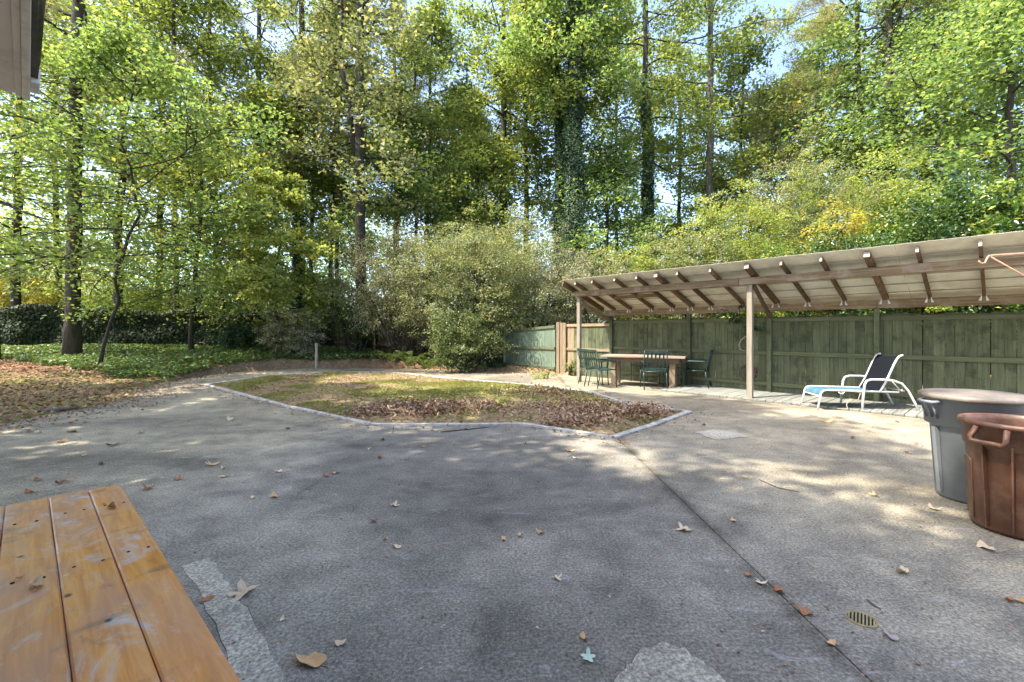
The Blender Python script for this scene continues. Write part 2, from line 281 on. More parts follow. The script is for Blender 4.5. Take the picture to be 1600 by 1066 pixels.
L['mauveleaf'] = leaf_mat('mauve_fallen_leaf', ((0.33, 0.25, 0.25), (0.42, 0.34, 0.35), (0.5, 0.42, 0.43)), 0.1, 0.7, 0.2, transcol=(1, 1, 1))
L['grass'] = leaf_mat('moss_and_grass_blade', ((0.09, 0.115, 0.022), (0.20, 0.225, 0.045), (0.36, 0.36, 0.11)), 0.3)

# ------------------------------------------------------------------ object helpers
def tag(o, label=None, cat=None, group=None, kind=None):
    if label: o['label'] = label
    if cat: o['category'] = cat
    if group: o['group'] = group
    if kind: o['kind'] = kind
    return o
def empty(name, loc=(0, 0, 0), rz=0.0, label=None, cat=None, group=None, kind=None):
    o = bpy.data.objects.new(name, None); COL.objects.link(o); o.location = loc; o.rotation_euler = (0, 0, rz)
    o.empty_display_size = 0.2; return tag(o, label, cat, group, kind)
def link(name, me, parent=None, m=None):
    o = bpy.data.objects.new(name, me); COL.objects.link(o)
    if m and not me.materials: me.materials.append(m)
    if parent: o.parent = parent
    return o
def copy_tree(o, parent=None):
    c = o.copy(); COL.objects.link(c); c.parent = parent
    for ch in list(o.children): copy_tree(ch, c)
    return c
class MB:
    def __init__(s): s.v = []; s.f = []; s.sm = []
    def add(s, vs_, fs, smooth=False):
        k = len(s.v); s.v += [tuple(p) for p in vs_]; s.f += [tuple(i+k for i in f) for f in fs]; s.sm += [smooth]*len(fs); return s
    def box(s, a, b, j=0.0):
        (x0, y0, z0), (x1, y1, z1) = a, b
        vs_ = [(x, y, z) for z in (z0, z1) for (x, y) in ((x0, y0), (x1, y0), (x1, y1), (x0, y1))]
        if j: vs_ = [(x+random.uniform(-j, j), y+random.uniform(-j, j), z+random.uniform(-j, j)) for x, y, z in vs_]
        return s.add(vs_, [(3, 2, 1, 0), (4, 5, 6, 7), (0, 1, 5, 4), (1, 2, 6, 5), (2, 3, 7, 6), (3, 0, 4, 7)])
    def beam(s, p, q, wd, ht, up=(0, 0, 1)):
        p, q = Vector(p), Vector(q); d = (q-p).normalized(); sd = d.cross(Vector(up)).normalized(); u = sd.cross(d)
        c = [(-1, -1), (1, -1), (1, 1), (-1, 1)]
        vs_ = [e+sd*(a*wd/2)+u*(b*ht/2) for e in (p, q) for a, b in c]
        return s.add(vs_, [(3, 2, 1, 0), (4, 5, 6, 7), (0, 1, 5, 4), (1, 2, 6, 5), (2, 3, 7, 6), (3, 0, 4, 7)])
    def tube(s, pts, rad, n=8, cap=True, flat=1.0):
        pts = [Vector(p) for p in pts]; rad = rad if hasattr(rad, '__len__') else [rad]*len(pts)
        vs_ = []; fs = []; prev = None
        for i, p in enumerate(pts):
            d = (pts[min(i+1, len(pts)-1)]-pts[max(i-1, 0)]).normalized()
            ref = prev if prev is not None else (Vector((0, 0, 1)) if abs(d.z) < 0.9 else Vector((1, 0, 0)))
            a = (ref-d*ref.dot(d)).normalized(); prev = a; b_ = d.cross(a)
            for k in range(n):
                t = 2*math.pi*k/n; vs_.append(p+a*(math.cos(t)*rad[i])+b_*(math.sin(t)*rad[i]*flat))
        for i in range(len(pts)-1):
            for k in range(n): fs.append((i*n+k, i*n+(k+1) % n, (i+1)*n+(k+1) % n, (i+1)*n+k))
        if cap: fs.append(tuple(reversed(range(n)))); fs.append(tuple((len(pts)-1)*n+k for k in range(n)))
        return s.add(vs_, fs, True)
    def lathe(s, prof, n=40, c=(0, 0), close=False):
        vs_ = []; fs = []
        for r, z in prof:
            for k in range(n): t = 2*math.pi*k/n; vs_.append((c[0]+r*math.cos(t), c[1]+r*math.sin(t), z))
        for i in range(len(prof)-1):
            for k in range(n): fs.append((i*n+k, i*n+(k+1) % n, (i+1)*n+(k+1) % n, (i+1)*n+k))
        return s.add(vs_, fs, True)
    def poly(s, pts, z0, z1):
        n = len(pts); vs_ = [(x, y, z0) for x, y in pts]+[(x, y, z1) for x, y in pts]
        fs = [tuple(reversed(range(n))), tuple(range(n, 2*n))]+[(i, (i+1) % n, (i+1) % n+n, i+n) for i in range(n)]
        return s.add(vs_, fs)
    def mesh(s, name, m, bevel=0.0, recalc=False):
        me = bpy.data.meshes.new(name); me.from_pydata(s.v, [], s.f)
        me.polygons.foreach_set('use_smooth', s.sm); me.materials.append(m)
        if bevel or recalc:
            bm = bmesh.new(); bm.from_mesh(me)
            if recalc: bmesh.ops.recalc_face_normals(bm, faces=bm.faces[:])
            if bevel: bmesh.ops.bevel(bm, geom=[e for e in bm.edges if e.is_manifold and e.calc_face_angle(0) > 0.6], offset=bevel, segments=1, affect='EDGES')
            bm.to_mesh(me); bm.free()
        return me
    def build(s, name, m, parent=None, bevel=0.0, recalc=False):
        return link(name, s.mesh(name, m, bevel, recalc), parent)

# leaves -------------------------------------------------------------
def unit(a): return a/np.maximum(np.linalg.norm(a, axis=1, keepdims=True), 1e-9)
def tri_mesh(name, P, Nn, size, m, clump, asp):
    n = len(P); a = unit(np.cross(Nn, RNG.normal(size=(n, 3)))); b = unit(np.cross(Nn, a)); s_ = (np.broadcast_to(size, (n,))*RNG.uniform(0.6, 1.3, n))[:, None]
    V = np.stack([P+a*s_*0.6, P-a*s_*0.45-b*s_*asp*0.6, P-a*s_*0.3+b*s_*asp*0.65], 1).reshape(-1, 3)
    me = bpy.data.meshes.new(name); me.vertices.add(n*3); me.vertices.foreach_set('co', V.astype(np.float32).ravel())
    me.loops.add(n*3); me.loops.foreach_set('vertex_index', np.arange(n*3, dtype=np.int32)); me.polygons.add(n)
    me.polygons.foreach_set('loop_start', (np.arange(n)*3).astype(np.int32))
    at = me.attributes.new('rnd', 'FLOAT', 'POINT'); at.data.foreach_set('value', np.repeat(RNG.random(n), 3).astype(np.float32))
    at = me.attributes.new('clump', 'FLOAT', 'POINT'); at.data.foreach_set('value', np.repeat(clump, 3).astype(np.float32))
    me.materials.append(m); me.update(); return me
def leaf_mesh(name, P, Nn, size, m, clump, asp=0.62, fold=0.12, droop=0.0, needle=False):
    """each leaf a folded rhombus of two triangles"""
    n = len(P); r = RNG.normal(size=(n, 3)); a = unit(np.cross(Nn, r)); a[:, 2] -= droop; a = unit(a)
    b = unit(np.cross(Nn, a)); size = np.broadcast_to(size, (n,))[:, None]*RNG.uniform(0.65, 1.25, (n, 1))
    wd = size*asp
    tip = P+a*size*0.55; base = P-a*size*0.45; l = P+b*wd*0.5+Nn*size*fold; rr = P-b*wd*0.5+Nn*size*fold
    V = np.stack([base, rr, tip, l], 1).reshape(-1, 3)
    k = (np.arange(n)*4)[:, None]; F = np.concatenate([k+np.array([0, 1, 2]), k+np.array([0, 2, 3])], 1).reshape(-1)
    me = bpy.data.meshes.new(name); me.vertices.add(n*4); me.vertices.foreach_set('co', V.astype(np.float32).ravel())
    me.loops.add(n*6); me.loops.foreach_set('vertex_index', F.astype(np.int32)); me.polygons.add(n*2)
    me.polygons.foreach_set('loop_start', (np.arange(n*2)*3).astype(np.int32))
    at = me.attributes.new('rnd', 'FLOAT', 'POINT'); at.data.foreach_set('value', np.repeat(RNG.random(n), 4).astype(np.float32))
    at = me.attributes.new('clump', 'FLOAT', 'POINT'); at.data.foreach_set('value', np.repeat(clump, 4).astype(np.float32))
    me.materials.append(m); me.update(); me.validate(); return me
def sprays(centers, dirs, n_each, rad, flat=0.3, tilt=0.5):
    """flattened sprays of leaf positions round twig ends"""
    c = np.asarray(centers, float); m = len(c); d = unit(np.asarray(dirs, float))
    idx = np.repeat(np.arange(m), n_each); k = len(idx)
    q = RNG.normal(size=(k, 3)); q = unit(q)*(RNG.random((k, 1))**0.45)
    R_ = (np.broadcast_to(rad, (m,))*RNG.uniform(0.6, 1.3, m))[idx][:, None]
    tn = unit(np.array([0, 0, 1.0])+RNG.normal(size=(m, 3))*0.28)[idx]
    off = q*R_; along = (off*tn).sum(1, keepdims=True); off = off-tn*along*(1-flat)
    off[:, 2] -= (np.linalg.norm(off[:, :2], axis=1)**2)/R_[:, 0]*0.25
    P = c[idx]+off; Nn = unit(tn+RNG.normal(size=(k, 3))*tilt)
    cl = RNG.random(m)[idx]; return P, Nn, cl

def polyline(p0, d0, length, n, wob, grav=0.0, rs=random):
    pts = [Vector(p0)]; d = Vector(d0).normalized()
    for i in range(n):
        d = (d+Vector((rs.gauss(0, wob), rs.gauss(0, wob), rs.gauss(0, wob)+grav))).normalized(); pts.append(pts[-1]+d*(length/n))
    return pts

def tree(x, y, z0, label, h=20, r=0.2, lean=(0, 0), cb=4, cr=3.5, nl=26, leaves_=14000, lm='maple', lsize=0.15, bark='bark', kind='broad',
         ivy=0, ivyr=0.25, fork=None, name='broadleaf_tree', cat='tree', group='tall trees beyond the back fence', flat=0.3, up=0.45, wob=0.05, spray=0.75, limbs_mat=None, droop=0.0, tri=False):
    root = empty(name, (x, y, z0), 0, label, cat, group)
    n = 14; pts = []; px = py = 0.0
    for i in range(n+1):
        t = i/n; pts.append(Vector((lean[0]*t*h/10+px, lean[1]*t*h/10+py, t*h))); px += random.gauss(0, wob); py += random.gauss(0, wob)
    pts[0] -= Vector((0, 0, 0.3))
    rad = [r*(1.35 if i == 0 else 1.0)*(1-0.6*(i/n)**1.3) for i in range(n+1)]
    tb = MB().tube(pts, rad, 10)
    stems = [(pts, rad)]
    if fork:
        k = int(fork[0]/h*n); st = pts[k]; fp = [st]; fr = [rad[k]*0.8]
        for i in range(1, n-k+1):
            q = i/(n-k); fp.append(st+Vector((fork[1]*min(1, q*2.2)+random.gauss(0, 0.1), 0.3*q, (h-fork[0])*q))); fr.append(rad[k]*0.8*(1-0.8*q))
        tb.tube(fp, fr, 8); stems.append((fp, fr))
    tb.build('trunk', M[bark], root)
    lb = MB(); C = []; D = []
    def at(pl, t):
        f = t*(len(pl)-1); i = min(int(f), len(pl)-2); return pl[i].lerp(pl[i+1], f-i), (pl[i+1]-pl[i]).normalized()
    for (sp, sr) in stems:
        zb, zt = sp[0].z, sp[-1].z; m_ = nl if len(stems) == 1 else nl*2//3
        for j in range(m_):
            zz = cb+(h-cb)*((j+random.random())/m_); 
            if zz <= zb: continue
            t = (zz-zb)/(zt-zb); p, _ = at(sp, min(t, 0.999)); q = (zz-cb)/max(h-cb, 1e-3)
            prof = (0.55+0.45*math.sin(math.pi*min(1, q*1.1+0.12)))*(1.0 if q < 0.75 else (1.25-q)*2)
            a = j*2.4+random.uniform(-.5, .5); ln = cr*prof*random.uniform(0.6, 1.15)
            el = up+random.uniform(-.25, .3)-(0.5*(1-q) if kind != 'pine' else 0.3)
            d = Vector((math.cos(a), math.sin(a), math.tan(max(-0.3, el))))
            lp = polyline(p, d, ln, 7, 0.13, -0.035); rl = max(0.018, sr[min(int(t*n), len(sr)-1)]*0.32)
            lb.tube(lp, [rl*(1-0.85*i/7)+0.006 for i in range(8)], 5, cap=False)
            ns = 5 if kind != 'pine' else 4
            for s in range(ns):
                t2 = 0.28+0.72*(s+random.random()*0.8)/ns; p2, d2 = at(lp, min(t2, 0.99))
                sd = d2.cross(Vector((0, 0, 1))).normalized()*random.choice((-1, 1))
                dd = (d2*0.6+sd*random.uniform(0.4, 1.1)+Vector((0, 0, random.uniform(-.25, .45)))).normalized()
                l2 = ln*random.uniform(0.22, 0.5)*(1.25-t2*0.5); bp = polyline(p2, dd, l2, 4, 0.16, -0.03)
                lb.tube(bp, [0.014*(1-0.6*i/4)+0.003 for i in range(5)], 4, cap=False)
                for e in (2, 3, 4):
                    if random.random() < 0.85: C.append(bp[e]); D.append(dd)
            C.append(lp[-1]); D.append(d); C.append(lp[-2]); D.append(d)
    if lb.v: lb.build('limbs', M[limbs_mat or bark], root)
    if C:
        k = max(4, int(leaves_/len(C)))
        if kind == 'pine':
            c = np.array([tuple(q) for q in C]); m2 = len(c); idx = np.repeat(np.arange(m2), k)
            dr = unit(RNG.normal(size=(len(idx), 3))+np.array([0, 0, 0.35])); P = c[idx]+RNG.normal(size=(len(idx), 3))*0.16+dr*0.10
            Nn = unit(np.cross(dr, RNG.normal(size=dr.shape)))
            me = needle_mesh('crown', P, dr, 0.24, L[lm], RNG.random(m2)[idx])
        else:
            P, Nn, cl = sprays([tuple(q) for q in C], [tuple(q) for q in D], k, spray, flat)
            me = tri_mesh('crown', P, Nn, lsize*1.15, L[lm], cl, 0.9) if tri else leaf_mesh('crown', P, Nn, lsize, L[lm], cl, 0.72, droop=droop)
        link('crown', me, root)
    if ivy:
        P = []; Nn = []
        cnt = int(ivy*1300)
        for (sp, sr) in stems[:2]:
            for i in range(cnt):
                z = random.random()**0.9*ivy; t = (z-sp[0].z)/(sp[-1].z-sp[0].z)
                if t < 0 or t > 0.99: continue
                p, _ = at(sp, t); a = random.uniform(0, 2*math.pi); wv = ivyr*(1+0.45*mnoise.noise(Vector((a*0.8, z*0.9, x))))*(1-0.45*z/ivy)
                rr = sr[min(int(t*n), len(sr)-1)]+abs(random.gauss(wv*0.65, wv*0.4))
                P.append((p.x+rr*math.cos(a), p.y+rr*math.sin(a), p.z)); Nn.append((math.cos(a), math.sin(a), 0.45))
        P = np.array(P); Nn = unit(np.array(Nn)+RNG.normal(size=(len(P), 3))*0.4)
        link('ivy', leaf_mesh('ivy', P, Nn, 0.09, L['ivy'], np.clip(0.5+0.5*np.sin(P[:, 2]*2.1+P[:, 0]*3)+RNG.normal(size=len(P))*.2, 0, 1), 0.85), root)
    return root
def needle_mesh(name, P, dr, ln, m, clump):
    n = len(P); side = unit(np.cross(dr, RNG.normal(size=dr.shape)))*0.011
    V = np.stack([P-side, P+side, P+dr*ln*RNG.uniform(0.6, 1.2, (n, 1))], 1).reshape(-1, 3)
    me = bpy.data.meshes.new(name); me.vertices.add(n*3); me.vertices.foreach_set('co', V.astype(np.float32).ravel())
    me.loops.add(n*3); me.loops.foreach_set('vertex_index', np.arange(n*3, dtype=np.int32)); me.polygons.add(n)
    me.polygons.foreach_set('loop_start', (np.arange(n)*3).astype(np.int32))
    at = me.attributes.new('rnd', 'FLOAT', 'POINT'); at.data.foreach_set('value', np.repeat(RNG.random(n), 3).astype(np.float32))
    at = me.attributes.new('clump', 'FLOAT', 'POINT'); at.data.foreach_set('value', np.repeat(clump, 3).astype(np.float32))
    me.materials.append(m); me.update(); return me

def shrub(x, y, z0, label, w=1.5, d=1.2, h=3.0, lm='olive', lsize=0.08, n=9000, nsp=220, spray=0.35, base=0.0, name='shrub', group=None,
          stems=7, stem_mat='bark', flat=0.45, arch=0.0, asp=0.5, cat='shrub', lump=0.35, tilt=0.6, droop=0.0, shell=0.5):
    root = empty(name, (x, y, z0), 0, label, cat, group)
    C = []; D = []; sd = random.uniform(0, 90)
    while len(C) < nsp:
        v = Vector((random.gauss(0, 1), random.gauss(0, 1), random.gauss(0, 1))).normalized()
        r = random.random()**shell*(1+lump*1.6*mnoise.noise(v*1.7+Vector((sd, 0, 0)))+lump*0.7*mnoise.noise(v*4+Vector((0, sd, 0))))
        p = Vector((v.x*r*w, v.y*r*d, base+(h-base)*0.5*(1+v.z*r)))
        if p.z < 0.05: continue
        C.append(p); D.append(v)
    P, Nn, cl = sprays([tuple(q) for q in C], [tuple(q) for q in D], max(3, n//nsp), spray, flat, tilt)
    ok = P[:, 2] > 0.02; P, Nn, cl = P[ok], Nn[ok], cl[ok]
    sb = MB()
    for i in range(stems):
        tgt = random.choice(C); p0 = Vector((random.gauss(0, w*0.10), random.gauss(0, d*0.10), -0.15))
        mid = p0.lerp(tgt, 0.5)+Vector((0, 0, h*0.10)); rr = 0.018+0.012*h/3
        sb.tube([p0, p0.lerp(mid, .5)+Vector((random.gauss(0, .05), random.gauss(0, .05), 0)), mid, mid.lerp(tgt, .5)+Vector((0, 0, .08)), tgt], [rr*1.6, rr*1.2, rr, rr*.6, rr*.25], 6)
    if sb.v: sb.build('stems', M[stem_mat], root)
    link('foliage', leaf_mesh('foliage', P, Nn, lsize, L[lm], cl, asp, droop=droop), root)
    return root

# ------------------------------------------------------------------ ground heights and zones
BED_PX = [(322, 602), (455, 637), (580, 664.5), (700, 665.5), (815, 663.5), (880, 673), (958, 685), (1018, 666), (1077, 645), (985, 634), (925, 614), (871, 606), (819, 601.5), (690, 590.6), (612, 582.5), (512, 582.5), (419, 588)]
BED = [G(u, v)[:2] for u, v in BED_PX]
def inpoly(p, poly):
    x, y = p; c = False; j = len(poly)-1
    for i in range(len(poly)):
        xi, yi = poly[i]; xj, yj = poly[j]
        if (yi > y) != (yj > y) and x < (xj-xi)*(y-yi)/(yj-yi)+xi: c = not c
        j = i
    return c
def dseg(p, a, b):
    ax, ay = a; bx, by = b; t = ((p[0]-ax)*(bx-ax)+(p[1]-ay)*(by-ay))/((bx-ax)**2+(by-ay)**2); t = max(0, min(1, t))
    return math.hypot(p[0]-ax-t*(bx-ax), p[1]-ay-t*(by-ay))
def dpoly(p, poly): return min(dseg(p, poly[i], poly[(i+1) % len(poly)]) for i in range(len(poly)))
# the concrete yard
CON_L = [G(u, v)[:2] for u, v in [(-700, 700), (-120, 682), (0, 664), (60, 650), (120, 640), (185, 627), (222, 611), (236, 601), (300, 589), (360, 582), (440, 577), (560, 574.5), (680, 577), (760, 580), (830, 583)]]
CON = [(-4.5, -4.0)]+CON_L+[(2.2, 14.3), (3.4, 13.9), (10.5, 6.4), (14, 3), (14, -4.0)]
def sstep(a, b, x): t = max(0.0, min(1.0, (x-a)/(b-a))); return t*t*(3-2*t)
def hz(x, y):
    k = sstep(0, 1, (-x-2)/9.0); z = (0.20+0.45*k)*sstep(12.2, 20.5, y+0.15*(-x-4 if x < -4 else 0))
    z += 0.10*mnoise.noise(Vector((x*.35, y*.35, 0)))*sstep(12, 15, y)
    g = math.exp(-(((x+14.5)/2.6)**2+((y-12.6)/1.6)**2)); z += 0.22*g
    g = math.exp(-(((x+4.9)/1.5)**2+((y-16.5)/1.0)**2)); z += 0.12*g
    return z
def ground_z(x, y):
    p = (x, y)
    if inpoly(p, BED):
        e = min(1, dpoly(p, BED)/0.5); return -0.01+e*(0.035+0.05*(0.5+mnoise.noise(Vector((x*1.1, y*1.1, 3)))))
    if inpoly(p, CON) : return -0.06
    return 0.012+hz(x, y)+0.02*mnoise.noise(Vector((x*1.7, y*1.7, 0)))
xs = sorted(set([-600, -300, -150, -80, -50, -38, -30]+list(np.round(np.arange(-25, -16, 0.5), 3))+list(np.round(np.arange(-16, 6.0, 0.16), 3))+list(np.arange(6, 20, 1.0))+[25, 35, 60, 120, 300, 600]))
ys = sorted(set([-300, -100, -30, -12, -6, -3, 0, 2, 3, 4]+list(np.round(np.arange(4.6, 17.5, 0.14), 3))+list(np.arange(17.5, 27, 0.5))+[29, 32, 36, 42, 50, 65, 90, 140, 220, 400, 900]))
gv = []; gz = []
for y in ys:
    for x in xs:
        gv.append((x, y, ground_z(x, y)))
        straw = 1.2*math.exp(-(((x+16.5)/4.0)**2+((y-13.2)/1.2)**2)*1.1)+0.9*math.exp(-(((x+4.2)/2.4)**2+((y-16.2)/0.8)**2))
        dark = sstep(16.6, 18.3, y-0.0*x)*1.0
        moss = 0.0
        if inpoly((x, y), BED): moss = 0.26+0.74*math.exp(-(((x-0.2)/3.0)**2+((y-10.6)/1.4)**2))
        elif x < -6 and y < 13: moss = 0.42*(1-min(1, straw*1.3))
        elif y < 17 and not inpoly((x, y), CON): moss = 0.25
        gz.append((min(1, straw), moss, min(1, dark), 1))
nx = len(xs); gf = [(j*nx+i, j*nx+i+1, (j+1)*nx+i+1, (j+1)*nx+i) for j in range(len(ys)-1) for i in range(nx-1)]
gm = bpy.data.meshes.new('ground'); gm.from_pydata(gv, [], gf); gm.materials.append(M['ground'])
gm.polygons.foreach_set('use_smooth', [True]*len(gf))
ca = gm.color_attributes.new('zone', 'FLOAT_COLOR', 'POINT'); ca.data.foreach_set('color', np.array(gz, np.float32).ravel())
tag(link('ground', gm), 'bare earth with moss, leaf litter and pine straw round the yard', kind='structure')

# concrete yard, cut by its two joints into slabs
bm = bmesh.new()
def ring(pts):
    vv = [bm.verts.new((x, y, 0)) for x, y in pts]; return [bm.edges.new((vv[i], vv[(i+1) % len(vv)])) for i in range(len(vv))]
ed = ring(CON)+ring(BED)
bmesh.ops.triangle_fill(bm, edges=ed, use_beauty=True, use_dissolve=False)
bad = [f for f in bm.faces if inpoly(f.calc_center_median()[:2], BED)]
if bad: bmesh.ops.delete(bm, geom=bad, context='FACES')
JOINTS = [((1.37, 5.92), (1.43, 2.15)), ((-3.76, 4.18), (-2.085, 6.75))]
def side(p, j):
    (a, b), (c, d) = j; l = math.hypot(c-a, d-b); return ((p[0]-a)*(d-b)-(p[1]-b)*(c-a))/l
GAP = 0.004
for j in JOINTS:
    (a, b), (c, d) = j; l = math.hypot(c-a, d-b); nn = Vector(((d-b)/l, -(c-a)/l, 0))
    for s in (-GAP, GAP): bmesh.ops.bisect_plane(bm, geom=bm.verts[:]+bm.edges[:]+bm.faces[:], plane_co=Vector((a, b, 0))+nn*s, plane_no=nn)
kill = [f for f in bm.faces if any(abs(side(f.calc_center_median(), j)) < GAP*0.9 for j in JOINTS)]
bmesh.ops.delete(bm, geom=kill, context='FACES')
yard = empty('concrete_yard', (0, 0, 0), 0, 'grey weathered concrete yard with two long open joints', kind='structure')
groups = {}
for f in bm.faces:
    c = f.calc_center_median(); groups.setdefault(tuple(side(c, j) > 0 for j in JOINTS), []).append([v.co[:2] for v in f.verts])
bm.free()
for key, tris in groups.items():
    b2 = bmesh.new(); cache = {}
    def gvv(p):
        k = (round(p[0], 4), round(p[1], 4))
        if k not in cache: cache[k] = b2.verts.new((p[0], p[1], 0))
        return cache[k]
    for t in tris:
        vv = [gvv(p) for p in t]
        if len(set(vv)) == len(vv):
            try: b2.faces.new(vv)
            except ValueError: pass
    bmesh.ops.recalc_face_normals(b2, faces=b2.faces[:])
    for f in b2.faces:
        if f.normal.z < 0: f.normal_flip()
    ex = bmesh.ops.extrude_face_region(b2, geom=b2.faces[:])
    for v in [e for e in ex['geom'] if isinstance(e, bmesh.types.BMVert)]: v.co.z -= 0.045
    # extruded copies become the underside; flip them
    bmesh.ops.recalc_face_normals(b2, faces=b2.faces[:])
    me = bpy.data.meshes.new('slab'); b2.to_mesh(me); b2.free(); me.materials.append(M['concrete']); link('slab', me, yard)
def patch(pxs, m, z=0.004, nsub=6, jit=0.012):
    pts = []
    for i in range(len(pxs)):
        a = Vector(G(*pxs[i])[:2]); b = Vector(G(*pxs[(i+1) % len(pxs)])[:2])
        for k in range(nsub): p = a.lerp(b, k/nsub); pts.append((p.x+random.uniform(-jit, jit), p.y+random.uniform(-jit, jit)))
    c = Vector((sum(p[0] for p in pts)/len(pts), sum(p[1] for p in pts)/len(pts)))
    ou = [tuple(c+(Vector(p)-c)*(1+0.005/max(0.1, (Vector(p)-c).length))) for p in pts]
    MB().poly(ou, -0.02, z-0.002).build('patch_seam', M['seam_dirt'], yard, recalc=True)
    mb = MB(); mb.poly(pts, -0.02, z); return mb
patch([(286, 884), (328, 872), (352, 905), (386, 950), (450, 1075), (470, 1130), (395, 1130), (350, 1000)], None).build('concrete_patch', M['patch2'], yard, recalc=True)
patch([(940, 1120), (968, 1055), (1000, 1016), (1038, 1003), (1075, 1018), (1120, 1050), (1170, 1120)], None, 0.005).build('concrete_patch', M['patch'], yard, recalc=True)
patch([(1085, 676), (1112, 671), (1148, 673), (1168, 683), (1120, 688)], None, 0.004, 4, 0.02).build('concrete_patch', M['patch2'], yard, recalc=True)
# edging round the bed, laid end to end
edg = empty('bed_edging', (0, 0, 0), 0, 'pale weathered concrete edging strip round the irregular planting bed', 'edging')
for i in range(len(BED)):
    a, b = Vector(BED[i]), Vector(BED[(i+1) % len(BED)]); d = (b-a).normalized(); L_ = (b-a).length
    wd = 0.10 if i in (7, 6, 13, 14, 15, 16) else 0.075
    nseg = max(1, round(L_/1.25))
    for k in range(nseg):
        p = a+d*(L_*k/nseg+0.004); q = a+d*(L_*(k+1)/nseg-0.004)
        mb = MB(); jj = random.uniform(-.01, .01); nv = Vector((-d.y, d.x))
        mb.beam((p.x+nv.x*jj, p.y+nv.y*jj, 0.004), (q.x, q.y, 0.004+random.uniform(-.006, .006)), wd, 0.055)
        mb.build('edging_strip', M['edging'], edg, 0.006)

# ------------------------------------------------------------------ shelter frame of reference
A0 = Vector((4.82, 9.21, 0)); DR = math.atan2(-0.734, 0.678)
dv = Vector((math.cos(DR), math.sin(DR), 0)); nv_ = Vector((-math.sin(DR), math.cos(DR), 0))
def SW(t, s, z=0): p = A0+dv*t+nv_*s; return (p.x, p.y, z)
def t_at(u, s=0.0):
    k = (u-800)/FPX; b = A0+nv_*s; return (k*b.y-b.x)/(dv.x-k*dv.y)
BK = 1.42
TL, TR = -4.40, 9.0
shel = empty('lean_to_shelter', tuple(A0), DR, 'long wooden lean-to with pale roof sheets over the patio table and lounger', 'shelter')
SL = 0.36
def rz_(s): return 2.48-SL*s
for t in (TL, 0.0, 4.25, 8.5):
    MB().box((t-0.05, -0.05, -0.06), (t+0.05, 0.05, 2.33), 0.004).build('post', M['post'], shel, 0.006)
# front beam in two butted lengths, slightly proud of the posts
for a, b in ((TL-0.12, -0.2), (-0.19, 4.3), (4.31, TR)):
    MB().box((a, -0.075, 2.333), (b, -0.030, 2.478), 0.003).build('beam', M['beam'], shel, 0.005)
    MB().box((a, 0.030, 2.333), (b, 0.075, 2.478), 0.003).build('beam', M['beam'], shel, 0.005)
bt = [t_at(u, BK) for u in (957, 1078, 1203.5, 1371)]
for t in bt+[bt[-1]+2.3, bt[-1]+4.6]:
    MB().box((t-0.045, BK-0.10, -0.06), (t+0.045, BK-0.012, 1.83), 0.003).build('post', M['green_board'], shel, 0.005)
for a, b in ((TL-0.1, bt[1]), (bt[1]+.004, bt[3]), (bt[3]+.004, TR)):
    MB().box((a, BK-0.09, 1.833), (b, BK-0.045, 2.00), 0.003).build('wall_plate', M['beam'], shel, 0.005)
ru = [(893, 0), (912, 0), (938, 0), (973, 0), (1007, 0), (1037, 1), (1070, 0), (1121, 0), (1177, 1), (1230, 0), (1291, 0), (1361, 1), (1437.6, 0), (1533, 0), (1640, 0)]
rt = [(t_at(u), k) for u, k in ru]+[(t_at(1640)+0.65*i, 0) for i in range(1, 7)]
for t, big in rt:
    wd = 0.085 if big else 0.042; s0, s1 = -0.36, BK+0.05
    p = (t, s0, rz_(s0)+0.055); q = (t, s1, rz_(s1)+0.055)
    o = MB().beam(p, q, wd, 0.10).build('rafter', M['rafter'], shel, 0.003)
    u_ = Vector((0, 1, -SL)).normalized(); pe = Vector(p)-u_*0.003
    MB().beam(tuple(pe), tuple(pe+u_*0.0025), wd-0.004, 0.094).build('rafter_end', M['endgrain'], shel)
    if t > -4.2:
        for sgn in (-1, 1):
            x = t+sgn*(wd/2+0.003); z = rz_(BK-0.12)
            MB().add([(x, BK-0.095, z-0.10), (x+sgn*0.045, BK-0.098, z-0.10), (x, BK-0.13, z+0.0), (x, BK-0.092, z+0.0), (x+sgn*0.001, BK-0.092, z-0.10)],
                     [(0, 1, 2), (2, 1, 4, 3), (0, 2, 3)]).build('metal_tie', M['tie'], shel)
# rake boards at the left end, collar and knee braces
MB().beam((-4.62, -0.42, rz_(-0.42)+0.06), (-4.62, BK, rz_(BK)+0.06), 0.04, 0.13).build('rake_board', M['rafter'], shel, 0.003)
MB().beam((-4.35, 0.02, 2.16), (-4.35, BK-0.05, 1.70), 0.045, 0.12).build('knee_brace', M['beam'], shel, 0.003)
MB().beam((t_at(938)+.03, 0.60, rz_(0.6)+0.03), (t_at(1007), 0.60, rz_(0.6)+0.03), 0.045, 0.09).build('blocking', M['beam'], shel, 0.003)
MB().beam((0.08, 0.0, 2.29), (bt[2]+0.02, BK-0.05, 1.70), 0.05, 0.09).build('knee_brace', M['rafter'], shel, 0.003)
